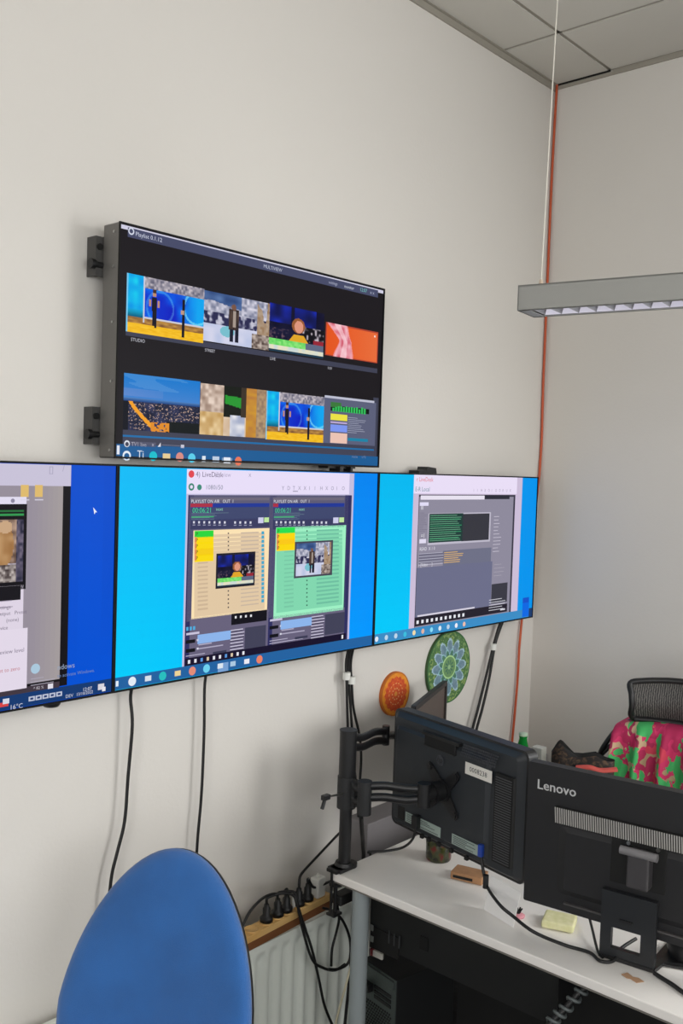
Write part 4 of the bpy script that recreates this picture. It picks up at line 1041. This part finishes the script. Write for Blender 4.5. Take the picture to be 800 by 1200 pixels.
# wooden block
p = Dk(545, 1032)
t = thing('card_holder', 'small brown wooden block with a slot, on the desk under the left monitor', 'holder', (float(p[0])+.02, float(p[1]), DZ+.0005), math.radians(-75))
m = MB().box((-.048, -.03, 0), (.048, .03, .022)); m.build('block', mat('brown_wood', (168, 124, 86), .6, vary=.15, vscale=30), t, bevel=.002)
MB().box((-.04, -.0308, .006), (.02, -.0301, .014)).build('slot', M_DARK, t)
# paper sheet leaning below the monitor
p0 = Dk(567, 1066); p1 = Dk(601, 1087); dirp = (p1-p0)/np.linalg.norm(p1-p0)
o = MB().box((0, -.0012, 0), (float(np.linalg.norm(p1-p0)), .0012, .092)).build('paper_sheet', mat('white_paper', (230, 228, 226), .7), keep=True)
o.location = (float(p0[0]), float(p0[1]), DZ+.0005); o.rotation_euler = (math.radians(-14), 0, math.atan2(dirp[1], dirp[0])); tag(o, 'white paper sheet standing on the desk below the arm-mounted monitor', 'paper')
# dark figurine with pink
p = Dk(607, 1074)
t = thing('desk_trinket', 'tiny black and pink trinket on the desk beside the yellow sponge', 'trinket', (float(p[0]), float(p[1]), DZ+.0005))
MB().lathe([(0, 0), (.017, 0), (.018, .004), (.010, .008), (0, .009)], 20).build('pink_base', mat('pink_felt', (206, 140, 150), .8), t)
m = MB()
for k in range(7): aa = k*2*PI/7; m.cyl((0, 0, .008), (.010*math.cos(aa), .010*math.sin(aa), .022), .004, .002, n=8)
m.build('black_tuft', M_DARK, t)
# yellow sponge
p = Dk(655, 1084)
t = thing('sticky_note_pad', 'pale yellow soft block lying on the desk between the monitors', 'note pad', (float(p[0]), float(p[1]), DZ+.0005), math.radians(20))
MB().box((-.038, -.042, 0), (.038, .042, .020)).build('pad', ramp_mat('pale_yellow', [(.3, (216, 214, 158)), (.7, (232, 228, 186))], 60, .9, bump=.5), t, bevel=.006, seg=3)
# brown paper scrap
p = Dk(741, 1147)
o = MB().prism([(-.024, -.012), (-.006, -.014), (.004, -.006), (.024, -.010), (.026, .010), (.008, .012), (.0, .006), (-.018, .008)], 0, .0012, axis='z').build('paper_scrap', mat('kraft_paper', (178, 140, 108), .8), keep=True)
o.location = (float(p[0]), float(p[1]), DZ+.0005); o.rotation_euler = (0, 0, 1.3); tag(o, 'torn scrap of brown paper on the desk in front of the monitor stand', 'paper scrap')
# cables on the desk
hl = lambda x, y, c: hp.O+hp.X*hp.px(x, y, c)[0]+hp.Y*c+np.array([0, 0, hp.px(x, y, c)[1]])
blue = hl(563, 1002, -.035)
t = thing('monitor_cable', 'black video cable with blue plug running from the arm-mounted monitor across the desk', 'cable', blue)
rel = lambda P: tuple(np.array(P, float)-blue)
MB().box((-.007, -.007, -.004), (.007, .007, .030)).build('blue_plug', mat('blue_plug', (30, 62, 150), .4), t, bevel=.002)
MB().tube([rel(p) for p in [blue, hl(567, 1025, -.04), hl(571, 1040, -.045), on(585, 1060, 'x', -1.50), on(600, 1073, 'x', -1.50), on(625, 1092, 'x', -1.505), Dk(660, 1107, .008), Dk(690, 1116, .0048), Dk(703, 1126, .0048), Dk(718, 1126, .0048), Dk(727, 1112, .02), Dk(745, 1100, .03)]], .0044, n=8).build('cord', M_CABLE, t)
fe = hl(569, 1033, -.043); MB().cyl(rel(fe+np.array([0, 0, .018])), rel(fe-np.array([0, 0, .018])), .008, n=14).build('ferrite_bead', M_BLACK, t)
s0 = hl(487, 966, -.03)
t = thing('monitor_cable', 'black cable looping from the left side of the arm-mounted monitor to the desk edge', 'cable', s0)
MB().box((-.011, -.010, -.012), (.011, .010, .028)).build('black_plug', M_BLACK, t, bevel=.002)
sr = lambda P: tuple(np.array(P, float)-s0)
MB().tube([sr(p) for p in [s0, hl(484, 982, -.03), Dk(472, 993, .02), Dk(450, 997.5, .006), Dk(432, 999, .005), np.array([-1.33, -.232, DZ-.03]), np.array([-1.36, -.22, .45])]], .004, n=8).build('cord', M_CABLE, t)
cable([Dk(688, 1066, .03), Dk(694, 1090, .02), Dk(700, 1114, .006), Dk(706, 1122, .0048)], .0036, 'thin black wire dropping behind the large monitor to the stand foot', name='thin_wire')
cable([Dk(766, 1140, .0075), Dk(775, 1146, .0048), Dk(788, 1154, .0048), Dk(802, 1164, .0048), Dk(830, 1180, .0048)], .0052, 'thick black cable leaving the large monitor stand toward the right photo edge')
cable([Dk(768, 1128, .0075), Dk(780, 1131, .005), Dk(802, 1135, .0045), Dk(840, 1142, .0045)], .0034, 'thin black cable behind the thick one, right of the monitor stand')
cable([np.array(al(at(423, 958, 2.80)))+np.array([PX, PY, DZ]), at(424, 975, 2.86), at(425, 990, 2.93), np.array([-1.36, -.228, .70]), np.array([-1.37, -.20, .4])], .0065, 'thick black cable dropping from the lower arm elbow behind the desk')
# cables hanging around the leg
def F_(x, y, d): return on(x, y, 'y', -d)
cable([F_(393, 1052, .225), F_(397, 1075, .22), F_(394, 1092, .21), F_(389, 1112, .21), F_(388, 1132, .21)], .004, 'short black cable hanging from the desk clamp in front of the radiator')
cable([F_(378, 1064, .20), F_(390, 1068, .215), F_(402, 1080, .225), F_(410, 1102, .23), F_(409, 1126, .23), F_(398, 1135, .225), F_(385, 1136, .22)], .0042, 'black cable looping in an arc between the radiator and the desk leg')
cable([F_(411, 1132, .22), F_(405, 1155, .22), F_(398, 1180, .22), F_(392, 1205, .22)], .0035, 'thin cream cable running down beside the desk leg', m=mat('cream_cable', (214, 206, 176), .5))
cable([F_(412, 1120, .19), F_(408, 1160, .19), F_(404, 1200, .19), F_(402, 1230, .19)], .005, 'black cable just left of the desk leg, behind the cream one')
# small black hub under the corner
p = F_(400, 1050, .262)
t = thing('power_supply', 'small dark power supply brick hanging under the desk corner', 'power supply', (float(p[0])+.03, float(p[1]), DZ-.10))
MB().box((-.055, -.02, 0), (.05, .02, .030)).build('brick', M_PC, t, bevel=.005, seg=3)
MB().cyl((.012, -.0205, .036), (.012, -.018, .036), .006, n=14).build('white_button', M_WPL, t)
m = MB(); m.tube([(.02, 0, .028), (.022, 0, .06), (.022, 0, .068)], .003); m.build('hanger', M_STEEL, t)

# ------------------------------------------------------------------ computers under the desk
_tp = on(464, 1150, 'z', .345)
PCT = thing('desktop_computer', 'steel computer tower on the floor under the desk, vented rear panel beside the leg', 'computer', (_tp[0], _tp[1], 0), math.radians(-10))
tw, td, th = .26, .17, .345
m = MB().box((0.004, 0, .0), (tw, td, th)); m.build('case', M_PC, PCT, bevel=.003)
m = MB().box((0, .0, 0), (.0035, td, th)); m.box((-.008, .004, th-.03), (0, td-.004, th-.004))
rp = m.build('rear_panel', M_PCS, PCT, bevel=.001)
m = MB()
for j in range(10):
    for k in range(14):
        c = (-.0012, .02+.0105*k+(.005 if j % 2 else 0), .14+.0095*j); m.cyl((-.0014, c[1], c[2]), (.0002, c[1], c[2]), .0035, n=6, smooth=False)
m.build('vent_holes', M_DARK, rp)
for z in (.28, .263, .247): MB().box((-.003, .02, z), (.0, .10, z+.010)).build('port', M_BLACK, rp)
MB().box((-.020, .11, .262), (0, .14, .288)).build('cable_plug', M_BLACK, rp)
for k in range(5): MB().box((-.0015, .02, .03+.02*k), (0, .14, .042+.02*k)).build('slot_cover', mat('slot_metal', (170, 172, 170), .35, metal=.8), rp)
xf = -1.335; qa = on(431, 1100, 'x', xf); 
PC2 = thing('desktop_computer', 'black computer case slung sideways under the desktop behind the grey leg', 'computer', (xf+.30, -.90, .47), math.radians(90))
# local x -> +y world, local y -> -x world
m = MB().prism(rrect(0, 0, .655, .19, .05, 8), 0, .30, axis='y'); m.build('case', mat('case_dark', (20, 21, 22), .55), PC2, bevel=.003)
lx_ = lambda x_, y_: (lambda q_: (float(q_[1])+.90, float(q_[2])-.47))(on(x_, y_, 'x', xf-.004))
a_, b_ = lx_(434, 1085), lx_(466, 1125)
pn = MB().box((b_[0], .3005, b_[1]), (a_[0], .304, a_[1])).build('rear_panel', M_DARK, PC2)
for yy in (1087, 1100):
    q_ = lx_(435.5, yy); MB().box((q_[0]-.007, .3045, q_[1]-.008), (q_[0]+.006, .308, q_[1]+.010)).build('white_connector', mat('dim_white', (120, 124, 120), .5), pn)
q_ = lx_(441, 1117)
MB().box((q_[0]-.028, .3045, q_[1]-.009), (q_[0]+.008, .312, q_[1]+.009)).build('white_tag', mat('dim_tag', (190, 188, 180), .5), pn)
MB().box((q_[0]+.0085, .3045, q_[1]-.010), (q_[0]+.02, .312, q_[1]+.010)).build('red_tag', mat('red_tag', (110, 30, 38), .5), pn)
for k in range(3):
    q_ = lx_(456+6*k, 1098+3*k); MB().box((q_[0]-.003, .3045, q_[1]-.02), (q_[0]+.003, .306, q_[1]+.02)).build('slot', mat('slot_grey', (48, 50, 52), .5), pn)
q_ = lx_(496, 1106); MB().box((q_[0]-.015, .3005, q_[1]-.02), (q_[0]+.015, .303, q_[1]+.02)).build('side_button', M_DARK, PC2)
for x in (.03, .47): MB().box((x, .02, .19), (x+.03, .28, DZ-.033-.47)).build('hanger', M_DARK, PC2)
# spiral-wrapped cable
A = at(684, 1158, 2.36); B = at(640, 1206, 2.36); A[2] = min(A[2], DZ-.04)
ax = (B-A); Lx = float(np.linalg.norm(ax)); ax /= Lx
t = thing('spiral_wrapped_cable', 'dark cable in grey spiral wrap hanging beneath the desk front edge', 'cable', A)
E_ = ax*(Lx+.35)+np.array([.1, 0, -.2])
core = [np.array([0.03, -.02, .0]), np.zeros(3), ax*Lx*.5, ax*Lx, ax*(Lx+.15)+np.array([0, 0, -.05]), ax*(Lx+.22)+np.array([.05, 0, -.2])]
MB().tube([tuple(p) for p in core], .009, n=10).build('cord', M_CABLE, t)
sp = spline(core[1:5], 40); m = MB(); hel = []
a1 = np.cross(ax, (0, 0, 1)); a1 /= np.linalg.norm(a1); b1 = np.cross(ax, a1)
for i, p in enumerate(sp): th_ = i*.42; hel.append(p+.0125*(math.cos(th_)*a1+math.sin(th_)*b1))
m.tube(hel, .0048, n=6, sub=1); m.build('spiral_wrap', mat('spiral_grey', (92, 98, 98), .45), t)

# ------------------------------------------------------------------ handbag on the desk
t = thing('handbag', 'brown and black patterned handbag on the desk, partly hidden behind the floral dress', 'bag', (-.775, -.655, DZ+.0005), math.radians(-62))
M_BAG = ramp_mat('bag_leather', [(.42, (24, 20, 18)), (.55, (62, 46, 36)), (.68, (96, 74, 52))], 70, .55, 1.0)
m = MB(); prof = [(0, .09, .035), (.01, .095, .04), (.12, .10, .04), (.22, .10, .034), (.28, .10, .026)]
def bagf(u, v):
    i = min(int(v*(len(prof)-1)), len(prof)-2); f_ = v*(len(prof)-1)-i
    z, w_, d_ = [prof[i][k]*(1-f_)+prof[i+1][k]*f_ for k in range(3)]
    a_ = u*2*PI; cx_ = abs(math.cos(a_))**.45*math.copysign(1, math.cos(a_)); sy_ = abs(math.sin(a_))**.6*math.copysign(1, math.sin(a_))
    peak = (.045*math.exp(-((cx_+.72)/.22)**2)+.018*math.exp(-((cx_-.3)/.3)**2))*max(0, (v-.6)/.4)
    return (w_*cx_, d_*sy_, z+peak)
m.grid(bagf, 48, 16); m.add([bagf(k/48, 0) for k in range(48)], [tuple(range(48))])
m.build('bag_body', M_BAG, t)
MB().grid(lambda u, v: tuple(np.array(bagf(u, 1.0))*np.array([1-v*.9, 1-v*.9, 1])-np.array([0, 0, .05*v])), 48, 4).build('bag_lining', M_DARK, t)
m = MB().tube([(-.05, -.040, .20), (-.04, -.046, .25), (0, -.048, .270), (.04, -.046, .25), (.05, -.040, .20)], .005); m.build('handle', M_DARK, t)
m = MB().tube([(-.02, -.060, .262), (.02, -.064, .268), (.055, -.064, .262), (.105, -.055, .268)], .014, n=10, flat=.5); m.build('coral_strap', mat('coral_strap', (206, 84, 76), .6), t)
m = MB().tube([(-.11, -.040, .05), (-.06, -.052, .13), (.0, -.054, .16), (.08, -.052, .16)], .006); m.build('seam', mat('bag_trim', (52, 38, 30), .5), t)

# ------------------------------------------------------------------ mesh chair with headrest
MCX, MCY = -.545, -.905
MC = thing('office_chair', 'black mesh office chair with headrest, draped with the floral dress behind the desk', 'chair', (MCX, MCY, 0), math.radians(90+8))
# local: x right (-> world +y), y away (-> world -x): chair faces +y_local (toward the desk)
hl_ = lambda P: P
MESH = bpy.data.materials.new('black_mesh_fabric'); MESH.use_nodes = True
nt = MESH.node_tree; b = nt.nodes['Principled BSDF']; b.inputs['Base Color'].default_value = lin((34, 32, 32)); b.inputs['Roughness'].default_value = .6
tc = nt.nodes.new('ShaderNodeTexCoord'); wv = nt.nodes.new('ShaderNodeTexWave'); wv.wave_type = 'BANDS'; wv.bands_direction = 'X'; wv.inputs['Scale'].default_value = 46; wv.inputs['Distortion'].default_value = 3.0; wv.inputs['Detail Scale'].default_value = 3
nt.links.new(tc.outputs['Object'], wv.inputs['Vector'])
th1 = nt.nodes.new('ShaderNodeMath'); th1.operation = 'GREATER_THAN'; th1.inputs[1].default_value = .70; nt.links.new(wv.outputs['Fac'], th1.inputs[0])
cm = nt.nodes.new('ShaderNodeMixRGB'); cm.inputs[1].default_value = lin((40, 38, 38)); cm.inputs[2].default_value = lin((104, 100, 96)); nt.links.new(th1.outputs[0], cm.inputs[0])
nt.links.new(cm.outputs[0], b.inputs['Base Color'])
def bez(u): return .018*math.cos((u-.5)*PI)
HWd = .19; HZ0, HZ1 = 1.138, 1.280
def head(u, v):
    x = (u-.5)*2*HWd*(1.0-.05*(1-v)-.05*math.sin(v*PI)); y = -.03+.045*(abs(u-.5)*2)**2+.02*math.sin(v*PI); z = HZ0+(HZ1-HZ0)*v-.018*(abs(u-.5)*2)**2*(v)
    return (x, y, z)
MB().grid(head, 30, 12).build('headrest_mesh', MESH, MC)
loop = [head(.5, 1), head(.3, 1), head(.1, 1), head(0, .97), head(0, .7), head(0, .4), head(.0, .08), head(.1, 0), head(.3, 0), head(.5, 0), head(.7, 0), head(.9, 0), head(1, .08), head(1, .4), head(1, .7), head(1, .97), head(.9, 1), head(.7, 1), head(.5, 1)]
m = MB().tube(loop, .010, n=10, sub=5, flat=1.0); m.tube([head(.02, .02), head(.3, .02), head(.7, .02), head(.98, .02)], .017, n=10, flat=.6); m.build('headrest_frame', M_BLACK, MC)
MB().tube([(0, -.05, 1.19), (0, -.09, 1.12), (0, -.09, 1.0), (0, -.08, .9)], .018, n=10).build('headrest_post', M_BLACK, MC)
def backf(u, v): return ((u-.5)*.44*(1-.15*v), -.05+.06*(abs(u-.5)*2)**2-.05*math.sin(v*PI*.9), .52+.58*v)
MB().grid(backf, 20, 20).build('back_mesh', MESH, MC)
lp = [backf(0, v/6) for v in range(7)]+[backf(.25, 1.0), backf(.5, 1.0), backf(.75, 1.0)]+[backf(1, 1-v/6) for v in range(7)]+[backf(.5, 0), backf(0, 0)]
m = MB().tube(lp, .013, n=10, sub=4)
m.build('back_frame', M_BLACK, MC)
m = MB().tube([(.165, -.02, 1.135), (.225, -.01, 1.10), (.27, .01, 1.03), (.285, .01, .98), (.28, 0, .9), (.25, -.02, .8)], .012, n=10, flat=.7); m.build('outer_frame', M_BLACK, MC); m = MB(); m.tube([(-.165, -.02, 1.135), (-.225, -.01, 1.10), (-.27, .01, 1.03), (-.285, .01, .98), (-.28, 0, .9), (-.25, -.02, .8)], .012, n=10, flat=.7)
m.build('outer_frame', M_BLACK, MC); MB().tube([(.285, .01, .99), (.25, -.01, 1.03), (.20, -.02, 1.04)], .009).build('frame_link', M_BLACK, MC)
m = MB().prism(rrect(-.24, -.10, .24, .26, .09, 8), .44, .51, axis='z'); m.build('seat', M_BLACKM, MC, bevel=.015, seg=3)
def base_star(T, my):
    m = MB().cyl((0, my, .10), (0, my, .44), .026, n=20); m.cyl((0, my, .07), (0, my, .12), .04, n=20); m.build('gas_column', M_BLACK, T)
    for k in range(5):
        aa = 2*PI*k/5+.3; e = (.27*math.cos(aa), my+.27*math.sin(aa))
        MB().tube([(0.03*math.cos(aa), my+.03*math.sin(aa), .10), (e[0]*.5, my+(e[1]-my)*.5, .095), (e[0], e[1], .072)], (.022, .014), n=10).build('base_arm', M_BLACK, T)
        MB().cyl((e[0]-.02*math.sin(aa), e[1]+.02*math.cos(aa), .029), (e[0]+.02*math.sin(aa), e[1]-.02*math.cos(aa), .029), .028, n=20).build('caster', M_BLACK, T)
base_star(MC, .06)
m = MB().tube([(0, -.08, .9), (0, -.10, .7), (0, -.08, .5), (0, .0, .43), (0, .06, .43)], .022, n=10); m.build('back_spine', M_BLACK, MC)

# floral dress draped over the chair back
FLO = bpy.data.materials.new('floral_cloth'); FLO.use_nodes = True
nt = FLO.node_tree; b = nt.nodes['Principled BSDF']; b.inputs['Roughness'].default_value = .8
tc = nt.nodes.new('ShaderNodeTexCoord'); mpg = nt.nodes.new('ShaderNodeMapping'); mpg.inputs['Scale'].default_value = (1.2, .3, .8)
nt.links.new(tc.outputs['Object'], mpg.inputs['Vector'])
nd = nt.nodes.new('ShaderNodeTexNoise'); nd.inputs['Scale'].default_value = 14; nd.inputs['Detail'].default_value = 2
nt.links.new(mpg.outputs['Vector'], nd.inputs['Vector'])
mv = nt.nodes.new('ShaderNodeMixRGB'); mv.inputs[0].default_value = .2; nt.links.new(mpg.outputs['Vector'], mv.inputs[1]); nt.links.new(nd.outputs['Color'], mv.inputs[2])
vo = nt.nodes.new('ShaderNodeTexVoronoi'); vo.inputs['Scale'].default_value = 26; nt.links.new(mv.outputs[0], vo.inputs['Vector'])
sp_ = nt.nodes.new('ShaderNodeSeparateColor'); nt.links.new(vo.outputs['Color'], sp_.inputs[0])
cr = nt.nodes.new('ShaderNodeValToRGB'); cr.color_ramp.interpolation = 'CONSTANT'; el = cr.color_ramp.elements
el[0].position = 0; el[0].color = lin((176, 34, 84)); el[1].position = .28; el[1].color = lin((196, 168, 134))
for p_, c_ in ((.50, (204, 46, 100)), (.68, (206, 60, 84)), (.78, (176, 150, 116)), (.88, (150, 40, 74))):
    e_ = el.new(p_); e_.color = lin(c_)
nt.links.new(sp_.outputs[0], cr.inputs['Fac'])
n2 = nt.nodes.new('ShaderNodeTexNoise'); n2.inputs['Scale'].default_value = 15; n2.inputs['Detail'].default_value = 3; n2.inputs['Distortion'].default_value = .4
nt.links.new(mpg.outputs['Vector'], n2.inputs['Vector'])
g1_ = nt.nodes.new('ShaderNodeValToRGB'); g1_.color_ramp.interpolation = 'CONSTANT'; g1_.color_ramp.elements[0].color = (0, 0, 0, 1); g1_.color_ramp.elements[1].position = .505; g1_.color_ramp.elements[1].color = (1, 1, 1, 1)
nt.links.new(n2.outputs['Fac'], g1_.inputs['Fac'])
mg = nt.nodes.new('ShaderNodeMixRGB'); mg.inputs[2].default_value = lin((66, 176, 98)); nt.links.new(g1_.outputs['Color'], mg.inputs[0]); nt.links.new(cr.outputs['Color'], mg.inputs[1])
nt.links.new(mg.outputs[0], b.inputs['Base Color'])
DR = MB()
def drape(u, v):
    x = (.222 if u > .5 else .222)*(1-2*u)*(1+.10*max(0, v-.35))
    fold = .012*math.sin(u*34+1.5*math.sin(v*5))+.006*math.sin(u*71+v*4)
    if v < .12:
        a_ = (v/.12)*PI/2; y = .012+.045*math.sin(a_)*1.0; z = 1.115+.026*math.cos(a_)-.020*(abs(u-.5)*2)**3
    else: y = .057+.03*(v-.12)+.02*math.sin(v*3); z = 1.115-.40*(v-.12)/.88*(1-.03*math.sin(u*20))-.020*(abs(u-.5)*2)**3*(1-v)
    return (x, y+fold*min(1, v*4)+.02*(abs(u-.5)*2)**2, z)
DR.grid(drape, 90, 50)
def drape2(u, v):
    x = .222*(1-2*u); a_ = PI/2*(1-v) if v < .2 else 0
    z = 1.141-.020*(abs(u-.5)*2)**3-.02*v if v < .2 else 1.137-.020*(abs(u-.5)*2)**3-.30*(v-.2)/.8
    y = .012-.14*min(v/.2, 1)+.008*math.sin(u*30)*v+.02*(abs(u-.5)*2)**2
    return (x, y, z)
DR.grid(drape2, 60, 20)
DRT = thing('floral_dress', 'pink, green and beige floral dress draped over the back of the black mesh chair', 'dress', (MCX, MCY, 0), math.radians(98))
DRT.location = (MCX, MCY, .72)
DR.v = [(a_, b_, c_-.72) for a_, b_, c_ in DR.v]
DR.build('dress_cloth', FLO, DRT)

# ------------------------------------------------------------------ blue chair
cc = at(186, 1176, 2.08)
tocam = CAM-cc; tocam[2] = 0; tocam /= np.linalg.norm(tocam); left = np.array([-CR[0], -CR[1], 0]); left /= np.linalg.norm(left)
fd = math.cos(math.radians(22))*tocam+math.sin(math.radians(22))*left
rz = math.atan2(fd[1], fd[0])+PI/2          # local -y points to the front
BCZ = float(cc[2])
BC = thing('office_chair', 'blue fabric office chair with oval backrest and thin black shell', 'chair', (float(cc[0]), float(cc[1]), 0), rz)
rec = math.radians(17)
BW, BH = .222, .335
def egg(t_, s_=1.0):
    c_, q = math.cos(t_), math.sin(t_); x = BW*s_*c_; z = (BH if q > 0 else BH*.95)*s_*q
    x *= (1-.12*max(0, q)); return x, z
ZC = .752
def tilt(x, y, z):
    return (x, y*math.cos(rec)+z*math.sin(rec), ZC+z*math.cos(rec)-y*math.sin(rec))
def cush(prof, mt, name):
    m = MB(); n = 72; vs = []
    for s_, y in prof:
        for k in range(n):
            x, z = egg(2*PI*k/n, s_); vs.append(tilt(x, y+.10*(x/BW)**2*-.35+.0, z))
    L_ = len(prof); fs = [(i*n+k, (i+1)*n+k, (i+1)*n+(k+1) % n, i*n+(k+1) % n) for i in range(L_-1) for k in range(n)]
    m.add(vs, fs, 0, True); m.build(name, mt, BC)
M_BLUE = mat('blue_fabric', (32, 98, 170), .85, bump=.9, bscale=900, vary=.10, vscale=9, sheen=.35)
cush([(.001, -.032), (.3, -.032), (.6, -.031), (.82, -.028), (.92, -.022), (.975, -.012), (.995, .0), (.99, .012), (.96, .016)], M_BLUE, 'backrest_cushion')
cush([(.95, .010), (.985, .010), (.992, .020), (.985, .030), (.9, .040), (.5, .046), (.001, .047)], mat('chair_shell', (16, 17, 20), .4), 'backrest_shell')
MB().tube([tilt(0, .05, .0), tilt(0, .06, -.20), (0, .0, .50), (0, -.10, .425), (0, -.25, .42)], .022, n=10, flat=.6).build('back_bar', M_BLACK, BC)
m = MB().prism(rrect(-.24, -.50, .24, -.05, .12, 8), .445, .515, axis='z'); m.build('seat', M_BLUE, BC, bevel=.02, seg=4)
MB().prism(rrect(-.20, -.46, .20, -.09, .1, 8), .425, .444, axis='z').build('seat_pan', M_BLACK, BC)
base_star(BC, -.26)

# ------------------------------------------------------------------ pendant lamp
N0 = at(605.7, 364, 2.4); N1 = at(605.7, 334.6, 2.4); dl_ = np.array([.163, -.987, 0]); dl_ /= np.linalg.norm(dl_)
la = math.atan2(dl_[1], dl_[0]); LB = float(N0[2]); LHt = float(N1[2]-N0[2]); LLn = 1.5; LWd = .115
# local x along the lamp, local y = +90deg left of it -> points +x world side
LT = thing('pendant_light', 'long grey office pendant light with white louvre cells, hung from a thin wire', 'lamp', (float(N0[0]), float(N0[1]), LB), la)
m = MB(); th2 = .004
m.box((0, 0, 0), (LLn, th2, LHt)); m.box((0, LWd-th2, 0), (LLn, LWd, LHt)); m.box((0, 0, LHt-th2), (LLn, LWd, LHt)); m.box((0, 0, 0), (th2, LWd, LHt)); m.box((LLn-th2, 0, 0), (LLn, LWd, LHt))
m.box((0, 0, 0), (LLn, .010, .002)); m.box((0, LWd-.010, 0), (LLn, LWd, .002)); m.box((0, 0, 0), (.03, LWd, .002))
m.build('housing', M_ALU, LT)
M_LV = bpy.data.materials.new('louvre_reflector'); M_LV.use_nodes = True; b = M_LV.node_tree.nodes['Principled BSDF']
b.inputs['Base Color'].default_value = lin((225, 222, 235)); b.inputs['Metallic'].default_value = .35; b.inputs['Roughness'].default_value = .25; b.inputs['Emission Color'].default_value = lin((220, 216, 230)); b.inputs['Emission Strength'].default_value = .5
m = MB(); pitch = .045; k = 0; x = .034
while x < LLn-.05:
    # V-shaped cross baffle and scalloped side reflectors
    m.add([(x, .011, .003), (x, LWd-.011, .003), (x+.010, LWd-.011, .045), (x+.010, .011, .045)], [(0, 1, 2, 3)], 1)
    m.add([(x, .011, .003), (x, LWd-.011, .003), (x-.010, LWd-.011, .045), (x-.010, .011, .045)], [(3, 2, 1, 0)], 1)
    m.add([(x, .011, .003), (x+pitch, .011, .003), (x+pitch/2, .035, .05)], [(0, 1, 2)], 0); m.add([(x, LWd-.011, .003), (x+pitch, LWd-.011, .003), (x+pitch/2, LWd-.035, .05)], [(2, 1, 0)], 0)
    x += pitch
m.box((.03, .012, .052), (LLn-.02, LWd-.012, .054), 0)
m.build('louvre', [M_LV, mat('louvre_shade', (150, 150, 152), .4)], LT)
wx = .038
for xx in (wx, LLn-.04):
    MB().cyl((xx, LWd/2, LHt), (xx, LWd/2, LHt+.022), .008, .004, n=14).build('wire_grip', mat('grip_cream', (214, 196, 176), .4), LT)
    m = MB().cyl((xx, LWd/2, LHt+.02), (xx+.02, LWd/2, CZ-LB-.0035), .0016, n=8); m.build('suspension_wire', mat('wire_white', (226, 222, 210), .4), LT)

# ------------------------------------------------------------------ lights
def area(name, loc, direction, sx, sy, power, colr):
    l = bpy.data.lights.new(name, 'AREA'); l.shape = 'RECTANGLE'; l.size = sx; l.size_y = sy; l.energy = power; l.color = colr
    o = bpy.data.objects.new(name, l); COL.objects.link(o); o.location = loc
    from mathutils import Vector
    o.rotation_euler = Vector(direction).to_track_quat('-Z', 'Z').to_euler(); return o
area('window_light_right', (-.02, (WY0+WY1)/2, (WZ0+WZ1)/2), (-1, .25, -.5), WY1-WY0-.2, WZ1-WZ0-.2, 140, (1, .99, .975))
area('window_light_back', ((BX0+BX1)/2, YW+.03, 1.85), (0, 1, -.95), BX1-BX0-.2, 1.7, 98, (1, .985, .965))
area('fill_light_front', (XW+.03, -3.1, 1.8), (1, 0, -.15), 2.8, 1.6, 104, (1, .985, .965))
wd = bpy.data.worlds.new('world'); scene.world = wd; wd.use_nodes = True
wd.node_tree.nodes['Background'].inputs[0].default_value = (.7, .8, 1, 1); wd.node_tree.nodes['Background'].inputs[1].default_value = .3

# ------------------------------------------------------------------ camera object
from mathutils import Matrix
cd = bpy.data.cameras.new('camera'); cam = bpy.data.objects.new('camera', cd); COL.objects.link(cam)
cd.sensor_fit = 'VERTICAL'; cd.sensor_height = 36; cd.lens = F*36/1200; cd.clip_start = .05
B_ = -CF
cam.matrix_world = Matrix(((CR[0], CU[0], B_[0], CAM[0]), (CR[1], CU[1], B_[1], CAM[1]), (CR[2], CU[2], B_[2], CAM[2]), (0, 0, 0, 1)))
scene.camera = cam
scene.view_settings.view_transform = 'Standard'; scene.view_settings.look = 'None'; scene.view_settings.exposure = 0; scene.view_settings.gamma = 1
